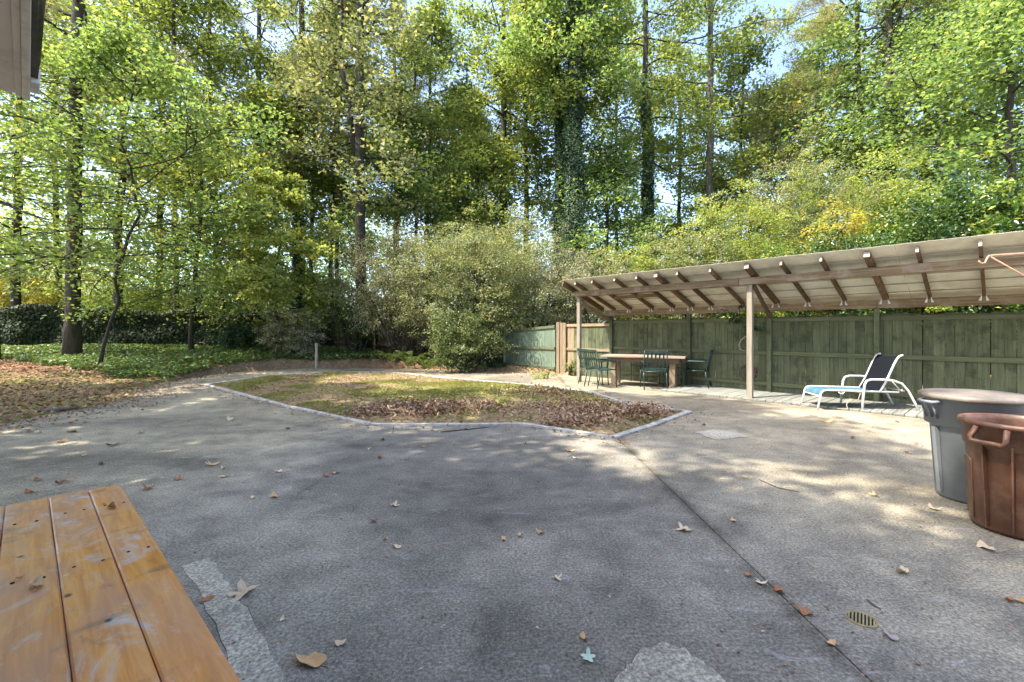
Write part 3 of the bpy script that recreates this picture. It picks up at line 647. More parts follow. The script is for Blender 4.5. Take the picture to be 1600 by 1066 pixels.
# roof: overlapping sheets, each with shallow ribs
nst = 6; s0, s1 = -0.42, BK+0.22
for i in range(nst):
    a = s0+(s1-s0)*i/nst; b = s0+(s1-s0)*(i+1)/nst+0.02
    for (ta, tb_) in ((-4.66, -1.2), (-1.195, 2.3), (2.305, 5.8), (5.805, 9.3)):
        mb = MB(); zt = 0.110+0.004*(nst-i); n_ = 24
        vs_ = []
        for k in range(n_+1):
            t = ta+(tb_-ta)*k/n_; rb = 0.004*(k % 2)+0.006*mnoise.noise(Vector((t*.8, i*.7, 0)))
            for (s, dz) in ((a, 0), (b, 0)): vs_.append((t, s, rz_(s)+zt+rb))
            for (s, dz) in ((a, 0), (b, 0)): vs_.append((t, s, rz_(s)+zt+rb+0.0035))
        fs = []
        for k in range(n_):
            o_ = k*4; fs += [(o_, o_+4, o_+5, o_+1), (o_+2, o_+3, o_+7, o_+6), (o_, o_+2, o_+6, o_+4), (o_+1, o_+5, o_+7, o_+3)]
        fs += [(0, 1, 3, 2), (n_*4, n_*4+2, n_*4+3, n_*4+1)]
        mb.add(vs_, fs).build('roof_sheet', M['roof'], shel)
for i in range(1, nst):
    a = s0+(s1-s0)*i/nst
    MB().beam((-4.6, a, rz_(a)+0.108), (9.2, a, rz_(a)+0.108), 0.014, 0.006).build('roof_seam', M['seam'], shel)
# ------------------------------------------------------------------ fences
fen = empty('green_board_fence', SW(0, BK), DR, 'dark green board fence running behind the patio table and lounger under the lean-to', 'fence')
t = TL+0.08; first = None; bd = {}
while t < 9.2:
    wd = random.choice((0.125, 0.135, 0.14, 0.15)); key = wd
    if key not in bd:
        bd[key] = MB().box((-wd/2, 0, 0), (wd/2, 0.018, 1.72)).mesh('board', M['green_board'], 0.003)
    o = link('board', bd[key], fen); o.location = (t+wd/2, random.uniform(-.002, .004), random.uniform(0.0, 0.03)-0.02); o.rotation_euler = (0, random.uniform(-.004, .004), 0)
    t += wd+random.choice((0.002, 0.003, 0.004, 0.009))
pb = [TL+0.02]+bt+[bt[-1]+2.3, bt[-1]+4.6]
for a, b in zip(pb[1:-1], pb[2:]):
    for z in (0.86, 1.60, 0.16):
        MB().box((a+0.048, -0.042, z), (b-0.048, -0.004, z+0.085), 0.002).build('rail', M['green_rail'], fen, 0.003)
# blue-green panels left of the shelter
C0 = Vector(SW(t_at(955, BK), BK)); C1 = Vector((PX(868, 14.75), 14.75, 0)); C1b = Vector((PX(887, 14.6), 14.6, 0)); C2 = Vector((PX(789, 16.9), 16.9, 0))
def panel_fence(a, b, za, zb, bot, label, name, nb, m, raw=(), railm='green_rail', rails=(0.05, 0.80, -0.11), extra=None):
    a, b = Vector(a), Vector(b); dd = b-a; L_ = math.hypot(dd.x, dd.y); rz = math.atan2(dd.y, dd.x)
    root = empty(name, (a.x, a.y, 0), rz, label, 'fence')
    wd = L_/nb
    for i in range(nb):
        f = (i+.5)/nb; zt = za+(zb-za)*f; bt_ = bot
        mm = M['raw_board'] if i in raw else M[m]
        MB().box((i*wd+0.002, 0, bt_), ((i+1)*wd-0.002, 0.018, zt-0.02), 0.002).build('board', mm, root, 0.002)
    for k, z in enumerate(rails):
        z0a, z0b = (za+z, zb+z) if z < 0 else (z+bot, z+bot*0.7)
        mm = M[railm]
        MB().beam((0.0, 0.022+0.018, z0a+.04), (L_, 0.022+0.018, z0b+.04), 0.036, 0.085).build('rail', mm, root, 0.003)
    return root, L_
# the camera looks at the local +y side of these (they run right to left)
r1, l1 = panel_fence(C0, C1b, 1.64, 1.63, 0.0, 'short green fence panel with raw tan patch boards between the shelter and the tan post', 'board_fence', 12, 'green_board', raw=(10, 11), railm='raw_rail', rails=(0.78, -0.10))
r2, l2 = panel_fence(C1, C2, 1.60, 1.44, 0.13, 'faded blue-green fence panel hung clear of the ground left of the tan post', 'board_fence', 16, 'blue_board', rails=(0.01, 0.66, -0.11))
rp = empty('fence_post', tuple((C1+C1b)/2), math.atan2((C1-C1b).y, (C1-C1b).x), 'thick raw tan double post between the two coloured fence panels', 'post')
for k in (-1, 0, 1): MB().box((k*0.105-0.05, -0.05, -0.06), (k*0.105+0.05, 0.06+0.02*abs(k), 1.66+0.01*k), 0.004).build('post_board', M['raw_board'], rp, 0.005)
ep = MB().box((-0.05, -0.05, 0), (0.05, 0.05, 1.55), 0.003).build('fence_post', M['post']); ep.location = (C2.x, C2.y, -0.05)
tag(ep, 'thin grey-green post at the far left end of the blue-green fence panel', 'post')
# ivy covered back fence and its bare stretch
def far_fence(a, b, za, zb, ha, hb, label, name, ivy=True):
    a, b = Vector((*a, 0)), Vector((*b, 0)); dd = b-a; L_ = dd.length; rz = math.atan2(dd.y, dd.x)
    root = empty(name, (a.x, a.y, 0), rz, label, 'fence'); nb = int(L_/0.155)
    mb = MB()
    for i in range(nb):
        f = (i+.5)/nb; z = za+(zb-za)*f; hh = ha+(hb-ha)*f+random.uniform(-.03, .03)
        mb.box((i*L_/nb+0.006, 0, z-0.1), ((i+1)*L_/nb-0.006, 0.02, z+hh), 0.004)
    o = mb.build('boards', M['dark_wood'], root); tag(o, kind='stuff')
    for k in range(int(L_/2.4)+1):
        f = min(1, k*2.4/L_); z = za+(zb-za)*f; hh = ha+(hb-ha)*f
        MB().box((f*L_-0.05, -0.07, z-0.1), (f*L_+0.05, -0.004, z+hh+0.02), 0.004).build('post', M['dark_wood'], root)
    for q in (0.25, 0.82):
        MB().beam((0, -0.03, za+ha*q), (L_, -0.03, zb+hb*q), 0.04, 0.09, ).build('rail', M['dark_wood'], root)
    if ivy:
        n_ = int(L_*2600); x = RNG.random(n_)*L_; f = x/L_; z = (za+(zb-za)*f)+(RNG.random(n_)**0.8)*((ha+(hb-ha)*f)+0.12)
        bul = 0.10+0.22*np.array([0.5+mnoise.noise(Vector((xx*0.9, zz*1.4, 5))) for xx, zz in zip(x, z)])
        P = np.stack([x, -bul*RNG.uniform(0.3, 1.2, n_)-0.02, z+0.10*np.sin(x*2.3)*(z > 1.8)], 1)
        Nn = unit(np.array([0, -1.0, 0.5])+RNG.normal(size=(n_, 3))*0.5)
        link('ivy', leaf_mesh('ivy', P, Nn, 0.105, L['ivy_hedge'], np.clip(bul*2.5+RNG.normal(size=n_)*.1, 0, 1), 0.85), root)
    return root
FA = (PX(-90, 18.2), 18.2); FB = (PX(515, 21.0), 21.0); FC = (PX(790, 18.4), 18.4)
far_fence(FA, FB, hz(*FA), hz(*FB), 2.38-hz(*FA), 1.92-hz(*FB), 'dark ivy-smothered fence along the back left of the yard', 'ivy_fence')
far_fence((FB[0]+0.05, FB[1]), FC, hz(*FB), hz(*FC), 1.92-hz(*FB), 1.75-hz(*FC), 'bare dark old board fence behind the central bushes', 'back_fence', False)
# ------------------------------------------------------------------ deck under the shelter
deck = empty('deck', tuple(A0), DR, 'weathered grey board deck under the right part of the lean-to', kind='structure')
t = t_at(1035); dm = {}
brot = R(8)
while t < 9.0:
    wd = 0.14
    if 'd' not in dm: dm['d'] = MB().box((0, -0.06, 0.005), (wd, BK+0.02, 0.04)).mesh('deck_board', M['deck'], 0.003)
    o = link('deck_board', dm['d'], deck); o.location = (t, random.uniform(-.015, .01), random.uniform(-.003, .003)); t += wd+0.009
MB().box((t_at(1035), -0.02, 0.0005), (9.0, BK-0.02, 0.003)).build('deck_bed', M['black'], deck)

# ------------------------------------------------------------------ patio furniture
def make_chair(label):
    root = empty('patio_armchair', (0, 0, 0), 0, label, 'chair', 'green metal armchairs round the patio table')
    W, Dp = 0.27, 0.25       # local: faces +y
    for sx in (-1, 1):
        MB().tube([(sx*W, Dp+0.02, 0), (sx*W, Dp, 0.25), (sx*W, Dp-0.01, 0.44)], 0.014, 8).build('leg', M['chair'], root)
        MB().tube([(sx*(W-.01), -Dp-0.07, 0), (sx*(W-.01), -Dp, 0.28), (sx*(W-.01), -Dp+0.01, 0.44)], 0.014, 8).build('leg', M['chair'], root)
        MB().tube([(sx*(W-.01), -Dp+0.01, 0.44), (sx*(W-.01), -Dp-0.03, 0.66), (sx*(W-.01), -Dp-0.10, 0.93)], 0.014, 8).build('back_post', M['chair'], root)
        MB().tube([(sx*W, Dp-0.01, 0.44), (sx*(W+.01), Dp+0.0, 0.60), (sx*(W+.01), Dp-0.04, 0.655), (sx*(W+.01), Dp-0.12, 0.665), (sx*(W+.01), -Dp+0.05, 0.665), (sx*W, -Dp-0.02, 0.66)], 0.013, 8, flat=1.5).build('armrest', M['chair'], root)
        MB().tube([(sx*W, Dp, 0.44), (sx*W, -Dp, 0.44)], 0.013, 8).build('seat_rail', M['chair'], root)
    MB().tube([(-W, Dp, 0.44), (W, Dp, 0.44)], 0.013, 8).build('seat_rail', M['chair'], root)
    MB().tube([(-W, -Dp, 0.43), (W, -Dp, 0.43)], 0.013, 8).build('seat_rail', M['chair'], root)
    sm_ = MB().box((-W+.012, -0.018, -0.005), (W-.012, 0.018, 0.005)).mesh('seat_slat', M['chair'], 0.002)
    for k in range(8): o = link('seat_slat', sm_, root); o.location = (0, Dp-0.05-k*0.056, 0.449-0.012*math.sin(math.pi*k/7))
    MB().beam((-W+.01, -Dp-0.097, 0.905), (W-.01, -Dp-0.097, 0.905), 0.022, 0.06).build('top_rail', M['chair'], root, 0.004)
    MB().beam((-W+.01, -Dp-0.004, 0.50), (W-.01, -Dp-0.004, 0.50), 0.02, 0.03).build('lower_rail', M['chair'], root, 0.004)
    bs = MB().beam((0, -Dp-0.006, 0.51), (0, -Dp-0.090, 0.885), 0.036, 0.008, up=(0, 1, 0.2)).mesh('back_slat', M['chair'])
    for k in range(5): o = link('back_slat', bs, root); o.location = (-0.18+0.09*k, 0, 0)
    return root
ch = make_chair('green metal armchair seen from behind, tucked under the front of the patio table')
def put(o, u, v, face, label=None):
    x, y, _ = G(u, v, 0.0); o.location = (x, y, 0.002); o.rotation_euler = (0, 0, face)
    if label: o['label'] = label
put(ch, 1021, 607.5, R(-8))
spots = [((939, 604.5), R(-62), 'green metal armchair at the left end of the patio table, nearer the bed'),
         ((928, 600.5), R(-70), 'green metal armchair mostly hidden behind the leftmost nearer one'),
         ((1088, 606.5), R(60), 'green metal armchair facing left at the right end of the patio table'),
         ((1003, 595.0), R(160), 'dark armchair behind the patio table, left of the two at the fence'),
         ((1048, 599.0), R(160), 'dark armchair behind the patio table, right of the two at the fence')]
for (uv, f, lb_) in spots: put(copy_tree(ch), uv[0], uv[1], f, lb_)
tx, ty, _ = G(1006, 603.5); tab = empty('patio_table', (tx, ty, 0), R(-24), 'long rustic wooden patio table with pale slab top under the lean-to', 'table')
for k in range(4): MB().box((-1.0, -0.44+0.22*k+0.003, 0.735), (1.0, -0.22+0.22*k-0.003, 0.775), 0.002).build('tabletop_plank', M['slab_wood'], tab, 0.004)
MB().box((-0.85, -0.36, 0.62), (0.85, -0.32, 0.733)).build('apron', M['stone'], tab, 0.004)
MB().box((-0.85, 0.32, 0.62), (0.85, 0.36, 0.733)).build('apron', M['stone'], tab, 0.004)
for sx in (-1, 1):
    MB().box((sx*0.84-0.02, -0.318, 0.62), (sx*0.84+0.02, 0.318, 0.733)).build('apron', M['stone'], tab, 0.004)
    for sy in (-1, 1):
        MB().box((sx*0.70-0.065, sy*0.26-0.045, 0), (sx*0.70+0.065, sy*0.26+0.045, 0.618), 0.004).build('leg', M['leg_wood'], tab, 0.006)

# chaise longue --------------------------------------------------------
cx0 = Vector(G(1277.5, 641.4)); cx1 = Vector(G(1435, 645.5)); da = (cx1-cx0)
ca_ = math.atan2(da.y, da.x); cl_ = da.length
cha = empty('sun_lounger', (cx0.x, cx0.y, 0.0), ca_, 'white framed sun lounger with blue seat and raised black mesh back on the deck', 'sun lounger')
Wd = 0.60; k = cl_/1.60
def ctube(name, pts, r, y, flat=1.0): return MB().tube([(p[0]*k, y, p[1]) for p in pts], r, 8, flat=flat).build(name, M['white_frame'], cha)
for y in (0.0, Wd):
    ctube('leg', [(0.0, 0.0), (0.035, 0.20), (0.055, 0.30), (0.09, 0.345), (0.15, 0.36)], 0.017, y)
    ctube('side_rail', [(0.15, 0.36), (0.6, 0.355), (1.30, 0.345)], 0.015, y)
    yy = y-0.035 if y == 0 else y+0.035
    ctube('armrest', [(0.70, 0.02), (0.72, 0.30), (0.74, 0.47), (0.77, 0.535), (0.84, 0.56), (1.05, 0.56), (1.20, 0.545), (1.32, 0.50), (1.42, 0.38), (1.52, 0.18), (1.60, 0.005)], 0.018, yy, 1.2)
    ctube('back_rail', [(1.00, 0.345), (1.10, 0.53), (1.22, 0.82), (1.27, 0.92), (1.31, 0.965), (1.36, 0.985)], 0.017, y)
    ctube('brace', [(1.14, 0.60), (1.35, 0.36)], 0.009, y+(0.02 if y == 0 else -0.02))
    ctube('rest_hook', [(0.34, 0.335), (0.36, 0.31), (0.40, 0.30), (0.44, 0.335)], 0.010, y)
for x, z in ((0.04, 0.25), (0.72, 0.32), (1.38, 0.37)): MB().tube([(x*k, 0, z), (x*k, Wd, z)], 0.012, 8).build('cross_bar', M['white_frame'], cha)
def sling(name, prof, m):
    mb = MB(); vs_ = []; nn_ = 6
    for (x, z) in prof:
        for j in range(nn_+1): q = j/nn_; vs_.append((x*k, 0.012+q*(Wd-0.024), z-0.02*math.sin(math.pi*q)))
    m0 = len(vs_)
    for (x, z) in prof:
        for j in range(nn_+1): q = j/nn_; vs_.append((x*k, 0.012+q*(Wd-0.024), z-0.02*math.sin(math.pi*q)-0.004))
    fs = []; r_ = nn_+1
    for i in range(len(prof)-1):
        for j in range(nn_): a = i*r_+j; fs.append((a, a+1, a+r_+1, a+r_)); fs.append((a+m0, a+r_+m0, a+r_+1+m0, a+1+m0))
    mb.add(vs_, fs, True).build(name, m, cha)
sling('seat_sling', [(0.045, 0.28), (0.06, 0.325), (0.10, 0.352), (0.16, 0.364), (0.6, 0.358), (1.0, 0.35)], M['blue_mesh'])
sling('back_sling', [(1.00, 0.36), (1.10, 0.54), (1.22, 0.83), (1.27, 0.93), (1.31, 0.972)], M['black_mesh'])
rp_ = Vector(G(1342, 645)); rope = MB().tube([(rp_.x+0.10, rp_.y+.1, 0.32), (rp_.x+0.06, rp_.y+.1, 0.20), (rp_.x-0.06, rp_.y+.12, 0.22), (rp_.x-0.14, rp_.y+.1, 0.12), (rp_.x-0.13, rp_.y+.08, 0.05), (rp_.x-0.20, rp_.y+.06, 0.05), (rp_.x-0.3, rp_.y+.1, 0.055)], 0.006, 6).build('cord', M['rope'])
tag(rope, 'pale loose cord dangling under the sun lounger', 'cord')

# things on the fence
wx, wy, _ = SW(t_at(1172, BK), BK-0.13); wr = empty('wreath', (wx, wy, 0.44), DR, 'round dry brown wreath leaning low on the fence behind the middle post', 'wreath')
for i in range(5):
    ph = random.uniform(0, 6); MB().tube([((0.17+0.018*math.sin(5*a+ph))*math.cos(a), 0.02*math.sin(3*a+ph), (0.17+0.018*math.cos(4*a+ph))*math.sin(a)) for a in np.linspace(0, 2*math.pi, 28)], 0.02, 5).build('vine_ring', M['wreath'], wr)
for a in (0.3, 1.35, 2.4): MB().tube([(0.16*math.cos(a), 0, 0.16*math.sin(a)), (-0.16*math.cos(a), 0, -0.16*math.sin(a))], 0.010, 5).build('cross_stick', M['wreath'], wr)
ax, ay, _ = SW(t_at(1163, BK), BK-0.08)
tag(MB().tube([tuple(Vector((ax, ay, 1.28))+dv*0.16), tuple(Vector((ax, ay, 1.26))+dv*0.04), tuple(Vector((ax, ay, 1.18))-dv*0.05), tuple(Vector((ax, ay, 1.06))-dv*0.09), tuple(Vector((ax, ay, 0.96))-dv*0.06), tuple(Vector((ax, ay, 0.93))+dv*0.06)], [0.008, 0.012, 0.015, 0.015, 0.012, 0.006], 8).build('hook', M['rope']), 'pale curved horn-shaped hook on the fence left of the middle post', 'hook')
gx, gy, _ = SW(t_at(1163, BK), BK-0.28)
def garland(x, y, z, label, n, w, h, name='hanging_plant', lm='ivy'):
    root = empty(name, (x, y, z), DR, label, 'plant')
    C = [(random.gauss(0, w), random.gauss(0, 0.05), random.gauss(0, h)) for _ in range(n)]
    P, Nn, cl = sprays(C, [(0, -1, 0)]*n, 26, 0.12, 0.5); link('foliage', leaf_mesh('foliage', P, Nn, 0.075, L[lm], cl, 0.35, droop=0.4), root)
    MB().tube([(0, 0, 0.18), (0.0, 0.02, 0.0), (0.03, 0.0, -0.2)], 0.008, 5).build('stem', M['bark'], root); return root
garland(gx, gy, 1.80, 'dark evergreen bough hung under the lean-to beside the middle post', 12, 0.17, 0.09)
g2 = SW(t_at(1186, BK), BK-0.20); garland(g2[0], g2[1], 1.47, 'dark sprig of leaves on the fence right of the middle post', 7, 0.13, 0.04)
# copper hook bracket on the post out at the right
hb = empty('plant_hanger', SW(4.25, -0.06), 0, 'copper coloured wall bracket with curled hook at the right edge by the beam', 'bracket')
def wpt(u, v, Y): return Vector((PX(u, Y), Y, ZV(v, Y)))
hp = [wpt(1529, 408, 6.1), wpt(1533, 412, 6.1), wpt(1539, 411, 6.1), wpt(1542, 404, 6.1), wpt(1545, 400, 6.1), wpt(1552, 399, 6.1), wpt(1600, 396, 6.05), wpt(1672, 391, 6.0)]
ho = Vector(hb.location); MB().tube([tuple(p-ho) for p in hp], 0.011, 8).build('hook_arm', M['copper'], hb)
MB().tube([tuple(wpt(1547, 401, 6.1)-ho), tuple(wpt(1600, 431, 6.05)-ho), tuple(wpt(1672, 474, 6.0)-ho)], 0.009, 8).build('brace', M['copper'], hb)

# ------------------------------------------------------------------ bins
def bin_grey():
    root = empty('rubbish_bin', (PX(1524, 3.80), 3.80, 0), 0, 'tall grey plastic rubbish bin with domed dusty lid', 'bin', 'plastic bins at the right')
    H = 0.86
    MB().lathe([(0.0, 0.004), (0.235, 0.004), (0.248, 0.02), (0.285, 0.60), (0.29, 0.605), (0.322, 0.62), (0.328, H-0.03), (0.342, H-0.025), (0.342, H-0.005), (0.325, H), (0.315, H-0.03), (0.27, 0.6), (0.232, 0.03), (0.0, 0.03)], 64).build('body', M['grey_bin'], root)
    MB().lathe([(0.358, H-0.022), (0.362, H-0.018), (0.362, H+0.006), (0.345, H+0.016), (0.30, H+0.024), (0.15, H+0.034), (0.0, H+0.036)], 64).build('lid', M['grey_lid'], root)
    for a in (R(172), R(-8)):
        c, s = math.cos(a), math.sin(a)
        def q(r, t, z): return (r*c-t*s, r*s+t*c, z)
        MB().tube([q(0.325, -0.085, H-0.05), q(0.375, -0.075, H-0.055), q(0.385, 0, H-0.055), q(0.375, 0.075, H-0.055), q(0.325, 0.085, H-0.05)], 0.014, 8).build('handle', M['grey_bin'], root)
        for yy in (-0.06, 0.0, 0.06): MB().tube([q(0.328, yy, H-0.19), q(0.368, yy, H-0.06)], 0.008, 6).build('handle_brace', M['grey_bin'], root)
        MB().add([q(0.252, -0.02, 0.05), q(0.272, -0.02, 0.05), q(0.318, -0.02, 0.59), q(0.285, -0.02, 0.59), q(0.252, 0.02, 0.05), q(0.272, 0.02, 0.05), q(0.318, 0.02, 0.59), q(0.285, 0.02, 0.59)],
                 [(0, 1, 2, 3), (7, 6, 5, 4), (1, 5, 6, 2), (0, 4, 5, 1), (3, 2, 6, 7)]).build('rib', M['grey_bin'], root)
    return root
bin_grey()
def bin_brown():
    bx, by = PX(1596, 3.20), 3.20
    root = empty('rubbish_bin', (bx, by, 0), 0, 'open brown plastic rubbish bin in front of the grey one', 'bin', 'plastic bins at the right')
    H = 0.765; r0, r1 = 0.262, 0.292
    MB().lathe([(0.0, 0.012), (r0-0.01, 0.012), (r0, 0.03), (0.284, 0.575), (0.288, 0.58), (0.298, 0.59), (0.303, H-0.035), (0.322, H-0.03), (0.326, H-0.015), (0.322, H), (0.308, H+0.003), (0.296, H-0.004), (0.290, H-0.04), (0.278, 0.56), (0.25, 0.04), (0.0, 0.035)], 72).build('body', M['brown_bin'], root)
    vd = math.atan2(-by, -bx)          # direction towards the camera
    def q(a, r, z): return (r*math.cos(a), r*math.sin(a), z)
    def rad(z): return r0+(0.284-r0)*(z-0.03)/0.545
    a0 = vd-0.46
    for (aa, sp) in ((a0, 1), (a0+math.pi, 1)):
        # open trapezoid grip standing off the collar
        hw = 0.30; pts = [q(aa-hw*.85, 0.318, H-0.035), q(aa-hw, 0.350, H-0.105), q(aa-hw*0.85, 0.360, H-0.135), q(aa+hw*0.72, 0.360, H-0.135), q(aa+hw*.85, 0.350, H-0.105), q(aa+hw*.85, 0.318, H-0.035)]
        MB().tube(pts, 0.019, 4).build('handle', M['brown_bin'], root)
        MB().add([q(aa-hw*.8, 0.306, H-0.135), q(aa+hw*.7, 0.306, H-0.135), q(aa+hw*.7, 0.358, H-0.138), q(aa-hw*.8, 0.358, H-0.138), q(aa-hw*.8, 0.306, H-0.15), q(aa+hw*.7, 0.306, H-0.15), q(aa+hw*.7, 0.352, H-0.15), q(aa-hw*.8, 0.352, H-0.15)],
                 [(0, 1, 2, 3), (7, 6, 5, 4), (3, 2, 6, 7), (0, 3, 7, 4), (1, 5, 6, 2)]).build('handle_floor', M['brown_bin'], root)
        # channel ribs running down below the grip
        for da_ in (-0.17, 0.33):
            MB().add([q(aa+da_-.02, rad(.04)-.004, .035), q(aa+da_+.02, rad(.04)-.004, .035), q(aa+da_+.016, rad(.04)+.018, .035), q(aa+da_-.016, rad(.04)+.018, .035),
                      q(aa+da_-.02, .28, H-.15), q(aa+da_+.02, .28, H-.15), q(aa+da_+.016, .318, H-.15), q(aa+da_-.016, .318, H-.15)],
                     [(3, 2, 1, 0), (4, 5, 6, 7), (0, 1, 5, 4), (1, 2, 6, 5), (2, 3, 7, 6), (3, 0, 4, 7)]).build('rib', M['brown_bin'], root)
    # raised oval panels
    for ac in (vd+0.75, vd+0.75+math.pi/2, vd-1.3):
        pl = []
        for i in range(25):
            s = i/24; 
            if s < 0.4: a_, z = -0.26, 0.06+(s/0.4)*0.40
            elif s < 0.6: qq = (s-0.4)/0.2; a_, z = -0.26*math.cos(math.pi*qq), 0.46+0.03*math.sin(math.pi*qq)
            else: a_, z = 0.26, 0.46-(s-0.6)/0.4*0.40
            pl.append(q(ac+a_, rad(z)+0.001, z))
        MB().tube(pl, 0.005, 6).build('raised_panel', M['brown_bin'], root)
bin_brown()

# ------------------------------------------------------------------ orange plank table in the near left corner
TA = math.atan2(0.684, -0.729); ZT = 0.58
pt = empty('plank_table', (0, 0, 0), TA, 'low orange-stained plank table in the near left corner', 'table')
# local x runs away from the camera, local -y is to the right
edges = [-0.345, -0.216, -0.073, 0.070, 0.212, 0.352]
XF, XN = 3.20, 0.80
for i in range(5):
    a, b = edges[i]+0.0015, edges[i+1]-0.0015
    out = []
    def corner(cx, cy, r, a0_, a1_): return [(cx+r*math.cos(t), cy+r*math.sin(t)) for t in np.linspace(a0_, a1_, 6)]
    far_r = 0.07 if i == 0 else 0.012; far_l = 0.07 if i == 4 else 0.012
    out += corner(XF-far_r, a+far_r, far_r, -math.pi/2, 0); out += corner(XF-far_l, b-far_l, far_l, 0, math.pi/2)
    out += [(XN, b), (XN, a)]
    MB().poly(out, ZT-0.036, ZT+random.uniform(-.001, .0015)).build('tabletop_plank', M['plank'], pt, 0.005, recalc=True)
for x in (XF-0.36, XF-1.02, XN+0.35):
    for i in range(5):
        for f in (0.27, 0.72):
            yy = edges[i]+(edges[i+1]-edges[i])*f+random.uniform(-.01, .01); xx = x+random.uniform(-.02, .02)
            MB().lathe([(0.0052, ZT-0.002), (0.0052, ZT+0.0026), (0.0, ZT+0.0026)], 8, (xx, yy)).build('screw', M['black'], pt)
for x in (XF-0.35, XN+0.35):
    MB().box((x-0.045, -0.32, ZT-0.13), (x+0.045, 0.32, ZT-0.038)).build('cross_rail', M['plank'], pt, 0.004)
    for y in (-0.27, 0.27): MB().box((x-0.042, y-0.042, 0), (x+0.042, y+0.042, ZT-0.132)).build('leg', M['plank'], pt, 0.004)
# ------------------------------------------------------------------ house eave over the camera
hs = empty('house', (0, 0, 0), TA, 'corner of a house eave with tan soffit and black gutter at top left', 'house')
XE = 3.70
MB().box((-9, 0.0455, 2.700), (XE-0.01, 0.68, 2.712)).build('soffit', M['soffit'], hs)
MB().box((-9, 0.0185, 2.694), (XE, 0.045, 2.86)).build('trim', M['soffit'], hs, 0.003)
MB().box((-9, -0.012, 2.688), (XE+0.01, 0.018, 2.90)).build('fascia', M['fascia'], hs, 0.003)
gp = [(-0.013, 2.74), (-0.013, 2.86), (-0.052, 2.87), (-0.055, 2.83), (-0.045, 2.76), (-0.035, 2.735)]
gv_ = []; XG = [-9+0.5*i for i in range(25)]+[3.49]
for x in XG:
    for (y, z) in gp: gv_.append((x, y+random.uniform(-.006, .006)*(y < -0.02), z+random.uniform(-.003, .003)))
gf_ = [(i*6+j, i*6+(j+1) % 6, (i+1)*6+(j+1) % 6, (i+1)*6+j) for i in range(len(XG)-1) for j in range(6)]+[tuple(range(6)), tuple(reversed(range(len(XG)*6-6, len(XG)*6)))]
MB().add(gv_, gf_).build('gutter', M['gutter'], hs, recalc=True)
MB().box((3.495, -0.048, 2.715), (3.66, -0.0125, 2.80)).build('gutter_end', M['cap'], hs, 0.004)
MB().box((-9, 0.682, -0.1), (XE-0.30, 0.80, 2.698)).build('wall', M['siding'], hs)
mb = MB(); y0, y1 = -0.03, 4.2
mb.add([(-9, y0, 2.905), (XE+.02, y0, 2.905), (XE+.02, y1, 4.7), (-9, y1, 4.7), (-9, 8.5, 2.905), (XE+.02, 8.5, 2.905), (-9, y0, 2.98), (XE+.02, y0, 2.98), (XE+.02, y1, 4.78), (-9, y1, 4.78), (-9, 8.5, 2.98), (XE+.02, 8.5, 2.98)],
       [(0, 1, 2, 3), (3, 2, 5, 4), (6, 9, 8, 7), (9, 10, 11, 8), (0, 6, 7, 1), (1, 7, 8, 2), (2, 8, 11, 5), (5, 11, 10, 4), (4, 10, 9, 3), (3, 9, 6, 0)]).build('roof', M['shingle'], hs)
MB().add([(XE-.3, 0.8, -0.1), (XE-.3, 8.0, -0.1), (XE-.3, 8.0, 2.9), (XE-.3, 4.2, 4.65), (XE-.3, 0.8, 3.1), (XE-.42, 0.8, -0.1), (XE-.42, 8.0, -0.1), (XE-.42, 8.0, 2.9), (XE-.42, 4.2, 4.65), (XE-.42, 0.8, 3.1)],
         [(0, 1, 2, 3, 4), (9, 8, 7, 6, 5), (0, 5, 6, 1), (1, 6, 7, 2), (2, 7, 8, 3), (3, 8, 9, 4), (4, 9, 5, 0)]).build('gable_wall', M['siding'], hs)
# ------------------------------------------------------------------ drain
dx, dy, _ = G(1346, 968); dr = empty('drain_grate', (dx, dy, 0), R(-38), 'small round brass slotted drain grate set in the concrete', 'drain')
MB().lathe([(0.066, 0.001), (0.066, 0.006), (0.056, 0.006), (0.056, 0.001)], 36).build('ring', M['brass'], dr)
MB().lathe([(0.057, 0.0012), (0.0, 0.0012)], 36).build('well', M['black'], dr)
for i in range(8):
    x = -0.049+i*0.014; hw = math.sqrt(max(0, 0.056**2-x*x)); MB().box((x-0.0035, -hw, 0.002), (x+0.0035, hw, 0.0055)).build('bar', M['brass'], dr)

#==VEG==
# ------------------------------------------------------------------ trees
def T(u, Y, **kw):
    x = PX(u, Y); return tree(x, Y, hz(x, Y), **kw)
T(112, 15.8, label='big straight pine trunk standing at the left in front of the ivy fence', h=21, r=0.22, lean=(0.15, 0.1), cb=9.5, cr=4.0, kind='pine', nl=22, leaves_=22000, lm='pine', bark='pine_bark', name='pine_tree', group=None, wob=0.03)
T(152, 13.6, label='slender crooked young tree with broad leaves just right of the big left pine', h=9.5, r=0.05, lean=(0.25, -0.2), cb=2.6, cr=4.2, nl=34, leaves_=14000, lm='dogwood', lsize=0.14, name='understory_tree', group=None, wob=0.12, flat=0.45, spray=0.85, up=0.5)
T(-10, 15.2, label='leafy green tree filling the left edge of the picture', h=12, r=0.13, cb=2.8, cr=4.6, nl=34, leaves_=12500, lm='maple', lsize=0.14, group=None, flat=0.5, spray=0.9)
T(430, 16.9, label='young tree with drooping pale yellow-green sprays left of the central bushes', h=6.6, r=0.06, cb=1.3, cr=2.7, nl=30, leaves_=17000, lm='lime', lsize=0.14, name='understory_tree', group=None, flat=0.3, spray=0.55, up=0.35, droop=0.5)
T(300, 17.4, label='bushy mid-green young tree in front of the ivy fence', h=8.0, r=0.09, cb=1.9, cr=3.4, nl=30, leaves_=8500, lm='lime', lsize=0.13, name='understory_tree', group=None, flat=0.5, spray=0.85)
